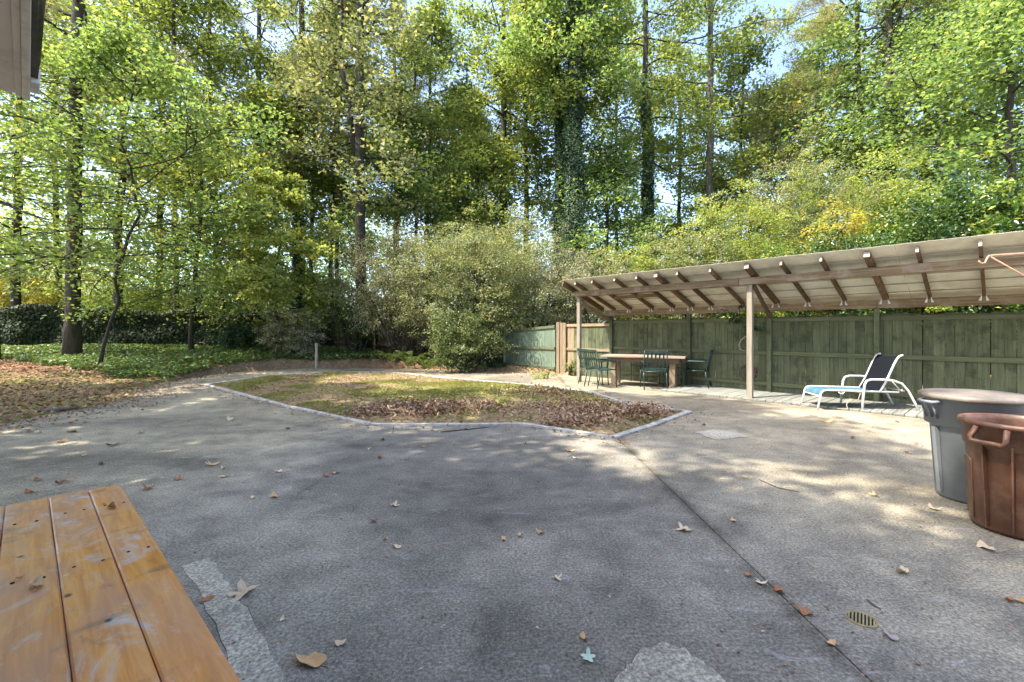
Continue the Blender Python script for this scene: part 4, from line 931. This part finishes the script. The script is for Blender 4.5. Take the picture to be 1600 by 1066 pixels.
tl = [
 (25, 22, 'maple tree rising behind the ivy fence at the far left', dict(h=19, r=0.2, cb=4, cr=4, lm='lime')),
 (186, 22.5, 'dark trunked tree behind the ivy fence right of the big left pine', dict(h=20, r=0.2, cb=8, cr=4, lm='maple')),
 (245, 26, 'airy tree between the big left pine and the ivy-clad slim trunk', dict(h=21, r=0.17, cb=7.5, cr=4, lm='maple')),
 (345, 24, 'leaning leafy tree left of the slim ivy-clad trunk', dict(h=17, r=0.15, cb=4, cr=4, lm='maple', lean=(-0.3, 0))),
 (463, 24, 'tall slim straight trunk wrapped partly in ivy left of the forked tree', dict(h=24, r=0.2, cb=9, cr=3.6, lm='maple', ivy=11, ivyr=0.14)),
 (487, 27, 'thin dark trunk close right of the slim ivy-clad tree', dict(h=14, r=0.13, cb=8, cr=3, lm='olive')),
 (527, 31, 'distant thin tree left of the forked tree', dict(h=20, r=0.15, cb=6, cr=3.8, lm='maple')),
 (564, 20.3, 'big forked tree with two dark stems left of the central bushes', dict(h=20, r=0.26, cb=6.0, cr=4.2, lm='olive', fork=(9.5, -0.9), nl=30, wob=0.03)),
 (673, 28, 'thin mossy trunk behind the central bushes', dict(h=17, r=0.15, cb=8, cr=3.6, lm='maple', ivy=7, ivyr=0.08)),
 (716, 33, 'thin dark trunk, left one of a close pair behind the central bushes', dict(h=15, r=0.15, cb=8, cr=3.4, lm='olive')),
 (731, 34, 'thin brown trunk, right one of a close pair behind the central bushes', dict(h=15, r=0.14, cb=9, cr=3.2, lm='maple')),
 (785, 26, 'straight dark trunk with long left-reaching limbs behind the bush tops', dict(h=21, r=0.21, cb=9.5, cr=4.0, lm='maple', ivy=9, ivyr=0.07)),
 (822, 27, 'straight dark trunk between the long-limbed tree and the ivy towers', dict(h=15, r=0.18, cb=8.5, cr=3.0, lm='lime')),
 (874, 22.4, 'left and slimmer of the two trunks smothered in ivy', dict(h=20, r=0.18, cb=12, cr=3.3, lm='maple', ivy=18, ivyr=0.17)),
 (899, 20.6, 'right and thicker of the two trunks smothered in ivy', dict(h=20, r=0.28, cb=12.5, cr=3.6, lm='dogwood', ivy=18.5, ivyr=0.32)),
 (966, 30, 'thin leafy tree just right of the ivy towers', dict(h=18, r=0.13, cb=5, cr=3.6, lm='lime')),
 (1019, 24, 'tall ivy-draped dark trunk between the ivy towers and the pale trunk', dict(h=21, r=0.2, cb=9.5, cr=3.8, lm='maple', ivy=13, ivyr=0.2)),
 (1062, 32, 'distant leafy tree left of the pale trunk', dict(h=18, r=0.16, cb=5, cr=4, lm='maple')),
 (1108, 25, 'tall tree with a pale grey trunk right of the ivy-draped one', dict(h=22, r=0.22, cb=9.5, cr=3.6, lm='lime', bark='pale_bark', ivy=7, ivyr=0.12)),
 (1172, 30, 'rounded leafy tree right of the pale trunk', dict(h=13, r=0.16, cb=4, cr=4, lm='maple')),
 (1240, 24, 'sparse leafy tree over the lime bushes', dict(h=11, r=0.12, cb=3, cr=3.4, lm='olive')),
 (1392, 20, 'dark double-stemmed tree with ivy at upper right', dict(h=18, r=0.22, cb=7, cr=4.2, lm='dogwood', ivy=11, ivyr=0.25, fork=(8.5, 0.9))),
 (1480, 17.5, 'dense green tree over the glossy bushes at the right', dict(h=13, r=0.16, cb=4, cr=3.8, lm='dogwood')),
 (275, 21, 'slim dark trunk rising between the big pine and the leaning tree', dict(h=19, r=0.12, cb=8.5, cr=3.0, lm='maple', leaves_=9000)),
 (520, 24.5, 'slim dark trunk just left of the forked tree', dict(h=15, r=0.12, cb=8, cr=2.6, lm='olive', leaves_=7000)),
 (652, 25, 'slim dark trunk left of the mossy one behind the thicket', dict(h=14, r=0.11, cb=8, cr=2.6, lm='maple', leaves_=7000)),
 (1155, 26, 'slim dark trunk right of the pale one', dict(h=15, r=0.12, cb=7.5, cr=2.8, lm='maple', leaves_=8000)),
 (90, 25, 'leafy tree standing behind the big left pine', dict(h=18, r=0.16, cb=4, cr=4.4, lm='lime')),
 (400, 21.5, 'rounded tree over the drooping pale young tree', dict(h=12, r=0.13, cb=4, cr=3.6, lm='maple')),
 (615, 23, 'leafy tree filling the gap right of the forked tree', dict(h=12, r=0.13, cb=4, cr=3.6, lm='dogwood')),
 (745, 23.5, 'leafy tree low behind the central thicket top', dict(h=11, r=0.12, cb=4, cr=3.2, lm='maple')),
 (945, 22.5, 'dark leafy tree low right of the ivy towers', dict(h=10, r=0.12, cb=3, cr=3.2, lm='dogwood')),
 (1290, 27, 'leafy tree far back between the two upper right pines', dict(h=16, r=0.15, cb=5, cr=4.0, lm='maple')),
 (1440, 23, 'tall leafy tree behind the double-stemmed one', dict(h=18, r=0.18, cb=6, cr=4.4, lm='maple')),
 (1550, 20, 'tall leafy tree high at the right edge', dict(h=17, r=0.18, cb=6, cr=4.4, lm='lime')),
 (1600, 13.5, 'broad-leaved tree hanging in at the right edge', dict(h=11, r=0.14, cb=3.2, cr=3.4, lm='dogwood', lsize=0.16, group=None)),
]
for (u, Y, lb_, kw) in tl:
    kw = dict(kw); kw.setdefault('leaves_', 16000 if Y > 19 else 13000); kw.setdefault('tri', Y > 19); kw.setdefault('flat', 0.6); kw.setdefault('spray', 0.95); kw.setdefault('nl', 32); kw.setdefault('lsize', 0.145 if Y > 25 else 0.12)
    if Y >= 24: kw['h'] *= 1.22; kw['cr'] *= 1.1
    T(u, Y, label=lb_, **kw)
for (u, Y, lb_, kw) in [
 (405, 29, 'pine with brownish needle tufts against the sky left of centre', dict(h=25, r=0.24, cb=9, cr=4.0)),
 (618, 30, 'pine with yellowish needle tufts right of the forked tree', dict(h=24, r=0.2, cb=9, cr=4.2)),
 (1341, 22, 'pine with long horizontal boughs against the sky at upper right', dict(h=20, r=0.19, cb=8.5, cr=5.0, up=0.3))]:
    T(u, Y, label=lb_, kind='pine', nl=30, leaves_=42000, lm='pine', bark='pine_bark', name='pine_tree', group='pines in the skyline', **kw)
# shade trees standing left of the yard beside the house, out of the picture
for (x, y, h, cr, cb_, nlv, lb_) in [(-9.2, 3.0, 21, 4.4, 7, 22000, 'leafy shade tree beside the house end'), (-14.5, 6.5, 15, 4.5, 5.5, 14000, 'leafy shade tree left of the yard by the soil'),
    (-8.1, -1.6, 15, 4.6, 7.0, 30000, 'tall dense shade tree at the gable end of the house'), (-8.5, -6.5, 16, 5.0, 7.0, 20000, 'leafy shade tree behind the house roof'), (-15.5, -0.5, 15, 4.5, 6, 14000, 'leafy shade tree beyond the house')]:
    tree(x, y, 0, lb_, h=h, r=0.22, cb=cb_, cr=cr, nl=34, leaves_=int(nlv*0.62), tri=True, lm='maple', lsize=0.22, group='shade trees left of the yard', spray=0.85)
# ------------------------------------------------------------------ shrubs
def S_(u, Y, **kw):
    x = PX(u, Y); return shrub(x, Y, hz(x, Y) if Y > 14 else 0.0, **kw)
S_(628, 17.6, label='grey-olive feathery bush, left part of the big central thicket', w=3.0, d=1.6, h=5.4, base=0.3, lm='silver', lsize=0.08, n=44000, nsp=800, spray=0.42, stems=10, asp=0.4)
S_(745, 16.4, label='tall olive-green bush at the heart of the central thicket', w=2.7, d=1.6, h=5.6, base=0.3, lm='olive', lsize=0.09, n=44000, nsp=760, spray=0.42, stems=10, asp=0.45)
S_(800, 19.5, label='yellowish feathery bush top behind the central thicket', w=2.0, d=1.4, h=5.9, base=1.0, lm='lime', lsize=0.09, n=14000, nsp=280, spray=0.45, asp=0.4)
S_(835, 17.9, label='beige-tinged bush over the blue-green fence panel', w=2.3, d=1.2, h=5.6, base=0.8, lm='silver', lsize=0.08, n=24000, nsp=420, spray=0.42, asp=0.4)
S_(722, 15.2, label='low dark bush with small rounded leaves in front of the central thicket', w=1.3, d=0.8, h=2.2, base=0.0, lm='mid', lsize=0.08, n=12000, nsp=260, spray=0.3)
S_(560, 18.5, label='dark shaded bush beside the foot of the forked tree', w=1.3, d=0.9, h=2.9, base=0.4, lm='dark', lsize=0.08, n=9000, nsp=200, spray=0.3)
S_(455, 17.2, label='small silvery bush with a lone stake beside it', w=1.4, d=0.9, h=1.95, base=0.0, lm='silver', lsize=0.08, n=15000, nsp=260, spray=0.25, lump=0.25)
S_(375, 17.8, label='low spreading dark green bush left of the silvery one', w=1.3, d=0.9, h=1.25, base=0.0, lm='ivy', lsize=0.09, n=9000, nsp=200, spray=0.28, lump=0.25)
tag(MB().box((-0.04, -0.03, -0.1), (0.04, 0.03, 0.78), 0.006).build('stake', M['post']), 'short pale wooden stake standing right of the silvery bush', 'stake').location = (PX(494.5, 16.0), 16.0, hz(PX(494.5, 16.0), 16.0))
def fern(u, Y, label, n=16, ln=0.9):
    x = PX(u, Y); root = empty('fern', (x, Y, hz(x, Y)), 0, label, 'fern', 'ferns under the central thicket'); P = []; Nn = []; 
    for i in range(n):
        a = 2*math.pi*i/n+random.uniform(-.2, .2); l = ln*random.uniform(.7, 1.1)
        for s in np.linspace(0.1, 1, 26):
            r = l*s; z = 0.75*l*math.sin(s*2.2)*0.75
            for sg in (-1, 1):
                w_ = 0.11*(1-s*0.8); P.append((r*math.cos(a)-sg*w_*math.sin(a)*.6, r*math.sin(a)+sg*w_*math.cos(a)*.6, z)); Nn.append((math.cos(a)*-.4, math.sin(a)*-.4, 1))
    P = np.array(P); link('fronds', leaf_mesh('fronds', P, unit(np.array(Nn)+RNG.normal(size=P.shape)*.25), 0.085, L['fern'], RNG.random(len(P)), 0.3), root)
fern(640, 15.6, 'fern at the foot of the grey-olive bush'); fern(612, 16.2, 'fern nearest the forked tree trunk', 12, 0.7); fern(668, 15.0, 'fern in front of the dark centre of the thicket', 16, 0.8)
# bushes behind the green fence
for (u, Y, kw) in [
 (935, 16.2, dict(label='pale feathery bush behind the left end of the shelter', w=1.9, d=1.1, h=4.3, base=1.0, lm='silver', lsize=0.08, n=15000, nsp=300, asp=0.4)),
 (1010, 16.6, dict(label='bright lime bush above the left third of the roof', w=2.2, d=1.3, h=4.7, base=1.2, lm='lime', lsize=0.10, n=17000, nsp=320)),
 (1085, 15.5, dict(label='olive bush above the roof beside the bright lime one', w=2.1, d=1.3, h=4.9, base=1.2, lm='olive', lsize=0.09, n=17000, nsp=330)),
 (1160, 15.8, dict(label='tall feathery lime-green bush above the middle of the roof', w=2.6, d=1.5, h=6.6, base=1.5, lm='lime', lsize=0.095, n=24000, nsp=420, asp=0.4)),
 (1290, 16.2, dict(label='tall feathery olive bush reaching up at right of centre', w=3.2, d=1.6, h=7.8, base=2.0, lm='olive', lsize=0.095, n=30000, nsp=460, asp=0.35)),
 (1225, 12.6, dict(label='yellow-green bush low over the roof right of the middle post', w=1.6, d=0.9, h=3.9, base=1.2, lm='glossy', lsize=0.09, n=13000, nsp=260)),
 (1330, 11.7, dict(label='dark glossy evergreen bush low over the roof', w=1.9, d=0.9, h=4.1, base=1.2, lm='dark', lsize=0.085, n=19000, nsp=320)),
 (1310, 13.6, dict(label='bush with yellowish top sprays behind the dark evergreen', w=1.5, d=0.9, h=5.0, base=1.5, lm='yellow', lsize=0.10, n=9000, nsp=170)),
 (1430, 12.0, dict(label='glossy light-green bush right of the dark evergreen', w=1.6, d=0.9, h=4.9, base=1.4, lm='glossy', lsize=0.115, n=14000, nsp=260)),
 (1520, 10.8, dict(label='large dark glossy-leaved bush at the right', w=1.9, d=0.9, h=5.2, base=1.4, lm='dark', lsize=0.11, n=17000, nsp=300)),
 (1590, 10.0, dict(label='glossy yellow-tipped bush at the right edge above the roof', w=1.6, d=0.8, h=4.3, base=1.3, lm='glossy', lsize=0.12, n=12000, nsp=220)),
 (1400, 14.5, dict(label='tall light bush behind the glossy ones at right', w=2.4, d=1.2, h=6.6, base=2.0, lm='lime', lsize=0.10, n=16000, nsp=300)),
 (1560, 14.0, dict(label='tall green bush high at the right edge', w=2.4, d=1.2, h=7.2, base=2.5, lm='dogwood', lsize=0.12, n=15000, nsp=260))]:
    S_(u, Y, spray=0.36, stems=6, group='bushes crowding behind the green fence', **kw)
# sunlit bushes beyond the ivy fence
for (u, Y, lm, lb_) in [(10, 23, 'yellow', 'bright yellow bush beyond the ivy fence at the left edge'), (85, 26, 'yellow', 'yellow-green bush beyond the ivy fence behind the big pine'), (235, 25, 'lime', 'lime bush beyond the ivy fence right of the big pine'),
                        (330, 26, 'lime', 'pale green bush beyond the middle of the ivy fence'), (410, 27, 'dogwood', 'mid-green bush beyond the ivy fence behind the drooping young tree'), (500, 27, 'lime', 'light bush beyond the right end of the ivy fence'), (155, 29, 'lime', 'hazy light-green bush far beyond the big pine')]:
    S_(u, Y, label=lb_, w=2.8, d=1.6, h=4.6, base=0.5, lm=lm, lsize=0.14, n=9000, nsp=220, spray=0.5, stems=4, group='sunlit bushes beyond the ivy fence')
# small plants by the fence
x, y = PX(893, 14.2), 14.2; shrub(x, y, 0, 'small pale weed at the foot of the tan post', w=0.28, d=0.2, h=0.45, lm='olive', lsize=0.09, n=260, nsp=30, spray=0.14, stems=4, name='weed', cat='weed')
x, y = PX(850, 13.3), 13.3; shrub(x, y, 0, 'low yellow-green weed on the bare strip before the blue-green panel', w=0.45, d=0.25, h=0.22, lm='lime', lsize=0.07, n=260, nsp=30, spray=0.15, stems=3, name='weed', cat='weed')
vn = empty('vine', (PX(805, 16.35), 16.35, 0.1), 0, 'thin pale vine climbing the left end of the blue-green panel', 'vine')
vp = [(0.05*math.sin(i*1.3), -0.02, i*0.13) for i in range(9)]; MB().tube(vp, 0.008, 5).build('stem', M['rope'], vn)
P, Nn, cl = sprays(vp, [(0, -1, 0)]*9, 14, 0.10, 0.6); link('leaves', leaf_mesh('leaves', P, Nn, 0.06, L['olive'], cl, 0.7), vn)
# far-off wood
def wood(name, label, y0, y1, x0, x1, hmax, lm, nsp, k, ls, sp):
    C = []
    while len(C) < nsp:
        y = random.uniform(y0, y1); x = random.uniform(x0, x1)*y/y1; top = hmax*(0.62+0.5*mnoise.noise(Vector((x*0.16, y*0.1, 2)))+0.25*mnoise.noise(Vector((x*.6, y*.4, 7))))
        z = random.random()*max(1.0, top); C.append((x, y, z))
    P, Nn, cl = sprays(C, [(0, 0, 1)]*nsp, k, sp, 0.4)
    me = leaf_mesh(name, P, Nn, ls, L[lm], cl, 0.75); tag(link(name, me), label, kind='stuff')
wood('distant_woodland', 'hazy mid-green woodland far behind the yard', 34, 58, -75, 75, 19, 'dogwood', 9000, 17, 0.30, 1.35)
wood('distant_undergrowth', 'dense low undergrowth behind the fences and trees', 24, 34, -45, 45, 6.4, 'dogwood', 4600, 20, 0.18, 0.8)
# ------------------------------------------------------------------ ground cover, litter, grass
def scatter(name, label, n, reg, size, lm, lift=0.01, asp=0.7, tilt=0.35, keep=None, hfun=None, fold=0.12, parent=None):
    P = []; cl = []
    while len(P) < n:
        x = random.uniform(reg[0], reg[1]); y = random.uniform(reg[2], reg[3])
        if keep and not keep(x, y): continue
        z = (hfun or ground_z)(x, y)+random.random()*lift; P.append((x, y, z+0.004)); cl.append(0.5+0.5*mnoise.noise(Vector((x*.9, y*.9, 1))))
    P = np.array(P); Nn = unit(np.array([0, 0, 1.0])+RNG.normal(size=P.shape)*tilt)
    return tag(link(name, leaf_mesh(name, P, Nn, size, L[lm], np.clip(np.array(cl), 0, 1), asp, fold=fold), parent), label, kind='stuff')
def ivy_keep(x, y):
    if inpoly((x, y), CON): return False
    u = 800+FPX*x/y; v = HV+FPX*(HC-hz(x, y))/y
    lim = 560+30*math.exp(-((u-270)/95)**2)+18*math.exp(-((u-150)/100)**2)+7*mnoise.noise(Vector((x*1.3, y*1.3, 0)))
    if u > 330: lim = 572-(u-330)*0.03+5*mnoise.noise(Vector((x*1.3, y*1.3, 0)))
    if u > 540: lim = 565+(u-540)*0.05
    return v < lim
scatter('ground_ivy', 'green ivy ground cover in front of the ivy fence', 52000, (-22, -3.5, 12, 20.5), 0.10, 'cover', 0.16, 0.85, 0.4, ivy_keep, lambda x, y: hz(x, y)+0.02+0.06*mnoise.noise(Vector((x*1.5, y*1.5, 9))))
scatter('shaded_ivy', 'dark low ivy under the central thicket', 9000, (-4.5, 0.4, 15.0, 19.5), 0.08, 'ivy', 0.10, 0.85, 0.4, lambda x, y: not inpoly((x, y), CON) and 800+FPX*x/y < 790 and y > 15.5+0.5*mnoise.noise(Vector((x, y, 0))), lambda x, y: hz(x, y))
scatter('leaf_litter', 'scattered dead leaves on the bare ground', 19000, (-20, 2.5, 7, 18), 0.085, 'litter', 0.015, 0.65, 0.3, lambda x, y: not inpoly((x, y), CON) and not inpoly((x, y), BED))
scatter('bed_litter', 'small dead leaves strewn over the planting bed', 6500, (-8, 4, 5.8, 15.4), 0.055, 'litter', 0.01, 0.6, 0.3, lambda x, y: inpoly((x, y), BED) and dpoly((x, y), BED) > 0.08)
scatter('bed_weeds', 'low moss and grass tufts in the planting bed', 30000, (-8, 4, 5.8, 15.4), 0.05, 'grass', 0.015, 0.2, 0.9, lambda x, y: inpoly((x, y), BED) and dpoly((x, y), BED) > 0.12 and mnoise.noise(Vector((x*.8, y*.8, 4)))+0.5*math.exp(-((x-.2)/3)**2-((y-10.6)/1.3)**2) > 0.08)
# piles of curled rust leaves in the bed
def pile(label, cs, n):
    P = []; cl = []
    for _ in range(n):
        u, v, su, sv, hh = random.choice(cs); x, y, _z = G(random.gauss(u, su), min(682, max(592, random.gauss(v, sv))))
        if not inpoly((x, y), BED) or dpoly((x, y), BED) < 0.08: continue
        P.append((x, y, ground_z(x, y)+abs(random.gauss(0, hh)))); cl.append(0.5+0.5*mnoise.noise(Vector((x*2.5, y*2.5, 1))))
    P = np.array(P); Nn = unit(np.array([0, -0.1, 0.8])+RNG.normal(size=P.shape)*0.5)
    tag(link('leaf_pile', leaf_mesh('leaf_pile', P, Nn, 0.068, L['pile'], np.array(cl), 0.6, fold=0.3)), label, kind='stuff')
pile('drift of rust-brown curled leaves along the near left side of the bed', [(600, 648, 28, 4, 0.05), (655, 645, 34, 5, 0.07), (715, 642, 40, 5, 0.04)], 2300)
pile('patchy drift of dark dead leaves in the right end of the bed', [(880, 640, 45, 9, 0.04), (960, 652, 35, 6, 0.05), (1010, 648, 24, 4, 0.05), (850, 616, 35, 4, 0.04), (905, 664, 30, 4, 0.03)], 2300)
# fallen leaves on the concrete and table --------------------------------
LC = {}
def leaf_shape(var, m, star):
    key = (var, m)
    if key in LC: return LC[key]
    rs = random.Random(var*13+5); n = 20; vs_ = [(0, 0, 0.02)]; ph = rs.uniform(0, 6); cu = rs.uniform(0.5, 1.3)
    for ring_ in (0.5, 1.0):
        for i in range(n):
            a = 2*math.pi*i/n; lobes = (0.42+0.58*abs(math.cos(2.5*a))**1.3) if star else (0.80+0.12*math.cos(2*a)+0.10*math.cos(5*a+ph))
            r = ring_*0.5*lobes*(1+rs.uniform(-.08, .08)); x, y = r*math.cos(a), r*math.sin(a)*(0.95 if star else 0.72)
            z = cu*(x*math.cos(ph)+y*math.sin(ph))**2*1.4+0.05*math.sin(3*a+ph)*ring_+rs.uniform(0, .05)*ring_; vs_.append((x, y, z))
    fs = [(0, 1+i, 1+(i+1) % n) for i in range(n)]+[(1+i, 1+n+i, 1+n+(i+1) % n, 1+(i+1) % n) for i in range(n)]
    mb = MB().add(vs_, fs, True); mb.tube([(-0.42, 0, 0.03), (-0.62, 0.03, 0.06), (-0.78, 0.09, 0.04)], 0.012, 4)
    me = mb.mesh('fallen_leaf', L[m])
    k = len(me.vertices); at = me.attributes.new('rnd', 'FLOAT', 'POINT'); at.data.foreach_set('value', [rs.random()*.7+.1 for _ in range(k)])
    at = me.attributes.new('clump', 'FLOAT', 'POINT'); at.data.foreach_set('value', [0.25+0.5*(var % 4)/3]*k)
    LC[key] = me; return me
FL = [
 (380, 929, 46, 's', 'paleleaf', 'large pale tan star-shaped leaf beside the orange table'), (482, 1037, 58, 'o', 'tanleaf', 'big curled tan leaf at the bottom edge right of the table'),
 (323, 939, 22, 'o', 'rustleaf', 'narrow rolled brown leaf touching the table shadow'), (441, 970, 14, 'o', 'paleleaf', 'small pale leaf between the star leaf and the curled one'),
 (530, 1008, 24, 'o', 'paleleaf', 'pale oval leaf just right of the big curled leaf'), (919, 1030, 27, 's', 'mintleaf', 'mint-green leaf near the bottom edge'),
 (913, 1000, 18, 'o', 'tanleaf', 'tan leaf just above the mint-green one'), (870, 906, 19, 's', 'paleleaf', 'pale leaf alone in the middle of the dark concrete'),
 (619, 856, 20, 'o', 'paleleaf', 'pale leaf below the small red one'), (601, 844, 11, 'o', 'rustleaf', 'small reddish leaf above the pale one'),
 (584, 816, 14, 's', 'darkleaf', 'small brown leaf above the red one'), (617, 791, 17, 's', 'paleleaf', 'pale leaf straight above the small brown one'),
 (787, 844, 14, 'o', 'tanleaf', 'left leaf of a row of three at the centre'), (813, 839, 12, 'o', 'tanleaf', 'middle leaf of a row of three at the centre'), (845, 834, 17, 's', 'tanleaf', 'right leaf of a row of three at the centre'),
 (1068, 829, 27, 's', 'paleleaf', 'wide pale leaf left of the long joint'), (1146, 815, 14, 'o', 'tanleaf', 'small tan leaf right of the long joint'),
 (1169, 901, 15, 'o', 'rustleaf', 'rust leaf at the left of a cluster on the joint'), (1190, 913, 20, 's', 'paleleaf', 'pale ragged leaf in the cluster on the joint'), (1217, 925, 23, 'o', 'rustleaf', 'rust leaf right in the cluster on the joint'),
 (1258, 959, 27, 'o', 'rustleaf', 'bright rust leaf on the joint above the drain'), (1410, 896, 28, 'o', 'paleleaf', 'pale flat leaf alone right of the joint'), (1390, 996, 28, 'o', 'mauveleaf', 'mauve-grey leaf right of the drain'),
 (1299, 1008, 20, 'o', 'tanleaf', 'slender tan leaf below the drain'), (1577, 940, 20, 'o', 'rustleaf', 'rust leaf at the right edge, left of the pair'), (1594, 941, 20, 'o', 'tanleaf', 'tan leaf at the right edge, right of the pair'),
 (1541, 858, 30, 'o', 'paleleaf', 'pale cream leaf in front of the brown bin'), (1460, 797, 19, 'o', 'paleleaf', 'pale leaf at the foot of the grey bin'), (1366, 775, 17, 's', 'tanleaf', 'tan leaf left of the bins in the sunlit patch'),
 (1163, 747, 11, 'o', 'tanleaf', 'small tan leaf on the sunlit concrete left of the twig'), (428, 777, 21, 'o', 'tanleaf', 'curled tan leaf in the light patch right of the table'), (396, 779, 12, 'o', 'paleleaf', 'pale round leaf in the light patch right of the table'),
 (231, 765, 20, 's', 'rustleaf', 'rust leaf just beyond the rounded table corner'), (278, 750, 15, 's', 'rustleaf', 'small rust leaf beyond the one at the table corner'),
 (92, 757, 16, 'o', 'darkleaf', 'dark leaf beyond the left planks of the table'), (106, 753, 13, 'o', 'tanleaf', 'tan leaf touching the dark one beyond the table'), (58, 751, 17, 'o', 'rustleaf', 'flat rust leaf left of the dark and tan pair'), (46, 770, 18, 'o', 'rustleaf', 'flat rust leaf nearest the far edge of the table'),
 (331, 727, 23, 's', 'tanleaf', 'wide tan leaf on the left concrete'), (350, 733, 14, 'o', 'paleleaf', 'pale leaf right of the wide tan one'), (350, 746, 15, 'o', 'paleleaf', 'pale leaf below the wide tan one'),
 (524, 740, 17, 's', 'tanleaf', 'tan leaf of the pair left of centre'), (510, 745, 16, 'o', 'rustleaf', 'rust leaf of the pair left of centre'), (434, 738, 15, 'o', 'paleleaf', 'greyish leaf left of the pair left of centre'),
 (176, 697, 20, 'o', 'darkleaf', 'brown leaf well left in the shade'), (130, 713, 14, 'o', 'tanleaf', 'tan leaf left of the brown one in the shade'), (158, 727, 12, 'o', 'darkleaf', 'small dark leaf in the left shade'),
 (112, 676, 15, 'o', 'darkleaf', 'curled leaf near the soil edge on the left'), (60, 678, 13, 'o', 'paleleaf', 'pale leaf near the far left edge'), (96, 692, 16, 'o', 'tanleaf', 'tan leaf in the sunlit left patch'),
 (360, 656, 20, 'o', 'paleleaf', 'pale bent leaf near the left corner of the bed'), (221, 677, 14, 'o', 'paleleaf', 'pale leaf between the soil and the bed'), (450, 671, 10, 'o', 'darkleaf', 'small dark leaf near the left side of the bed'),
 (594, 716, 12, 'o', 'rustleaf', 'brown folded leaf on the dark oval stain'), (598, 688, 12, 'o', 'darkleaf', 'small curled leaf below the bed corner'), (577, 702, 10, 's', 'paleleaf', 'tiny pale leaf below the bed corner'),
 (662, 699, 10, 'o', 'tanleaf', 'tiny tan leaf below the near edge of the bed'), (822, 694, 9, 's', 'tanleaf', 'tiny tan leaf below the bend of the bed edge'), (890, 706, 17, 'o', 'tanleaf', 'tan leaf below the right tip of the bed'), (899, 717, 10, 'o', 'paleleaf', 'tiny pale leaf under the tan one below the bed tip'),
 (1290, 660, 20, 'o', 'tanleaf', 'tan leaf on the concrete before the lounger'), (1332, 685, 11, 'o', 'darkleaf', 'brown leaf right of the one before the lounger'), (1402, 660, 12, 'o', 'paleleaf', 'pale leaf on the concrete by the lounger rear leg'), (1100, 665, 10, 'o', 'rustleaf', 'small rust leaf right of the bed corner'), (1420, 709, 12, 'o', 'tanleaf', 'tan leaf left of the grey bin'),
]
for i, (u, v, px, sh, m, lb_) in enumerate(FL):
    x, y, _ = G(u, v); s = px/FPX*y*0.95
    o = link('fallen_leaf', leaf_shape(i % 7 if sh == 'o' else 20+i % 5, m, sh == 's')); o.location = (x, y, 0.008); o.scale = (s, s, s)
    o.rotation_euler = (random.uniform(-.25, .25), random.uniform(-.2, .2), random.uniform(0, 6.28)); tag(o, lb_, 'leaf', 'fallen leaves on the concrete')
for (u, v, px, m, lb_) in [(175, 794, 20, 'darkleaf', 'dark curled leaf lying on the far end of the orange table'), (57, 917, 33, 'tanleaf', 'yellow-brown leaf lying on the orange table'), (31, 906, 12, 'rustleaf', 'small rust leaf beside the yellow-brown one on the table')]:
    x, y, _ = G(u, v, ZT); s = px/FPX*y; o = link('fallen_leaf', leaf_shape(3, m, False)); o.location = (x, y, ZT+0.006); o.scale = (s,)*3; o.rotation_euler = (0.15, 0, random.uniform(0, 6)); tag(o, lb_, 'leaf', 'fallen leaves on the table')
def near_edge(x, y):
    return inpoly((x, y), CON) and not inpoly((x, y), BED) and 0.05 < dpoly((x, y), BED) < 0.05+0.5*random.random()**3
scatter('edge_litter', 'thin line of dead leaves blown against the outside of the bed edging', 700, (-8.5, 4.5, 5.5, 15.8), 0.05, 'litter', 0.008, 0.6, 0.35, near_edge, lambda x, y: 0.002)
def near_soil(x, y): return inpoly((x, y), CON) and min(dseg((x, y), CON[i], CON[i+1]) for i in range(1, 15)) < 0.1+1.3*random.random()**3
scatter('soil_edge_litter', 'dead leaves and crumbs spilling from the soil onto the concrete edge', 2200, (-14, 3, 6, 16), 0.055, 'litter', 0.008, 0.6, 0.35, near_soil, lambda x, y: 0.002)
# twigs
for (a, b, c, r, lb_) in [((1186, 749), (1215, 762), (1250, 769), 0.004, 'long thin curved twig on the sunlit concrete'), ((1355, 937), (1366, 946), (1377, 952), 0.004, 'short pale stick above the drain'), ((690, 675), (730, 671), (765, 667), 0.006, 'dark straight twig along the near bed edge')]:
    tag(MB().tube([G(*a, 0.006), G(*b, 0.008), G(*c, 0.006)], [r, r*1.1, r*.6], 6).build('twig', M['bark' if r > .005 else 'log']), lb_, 'twig')
tag(MB().tube([G(58, 643, 0.03), G(90, 640, 0.04), G(124, 636.5, 0.03)], [0.035, 0.04, 0.02], 7).build('branch', M['log']), 'pale fallen branch along the soil edge at left', 'branch')
tag(MB().tube([(PX(296, 15.6), 15.6, hz(PX(296, 15.6), 15.6)+.06), (PX(306, 15.6), 15.6, .62), (PX(318, 15.8), 15.8, .55)], [0.03, 0.025, 0.01], 6).build('branch', M['log']), 'bent pale stick poking out of the ground ivy', 'branch')
# loose grit and crumbs on the concrete
random.seed(99); P = []; 
while len(P) < 2600:
    y = random.uniform(1.6, 13); x = random.uniform(-1.2, 1.2)*y
    if inpoly((x, y), CON) and not inpoly((x, y), BED) and (dpoly((x, y), BED) < random.random()**3*3 or random.random() < 0.25): P.append((x, y, 0.004))
P = np.array(P); tag(link('leaf_crumbs', leaf_mesh('leaf_crumbs', P, unit(np.array([0, 0, 1.0])+RNG.normal(size=P.shape)*.3), 0.02, L['litter'], RNG.random(len(P)), 0.6)), 'tiny leaf crumbs strewn over the concrete', kind='stuff')
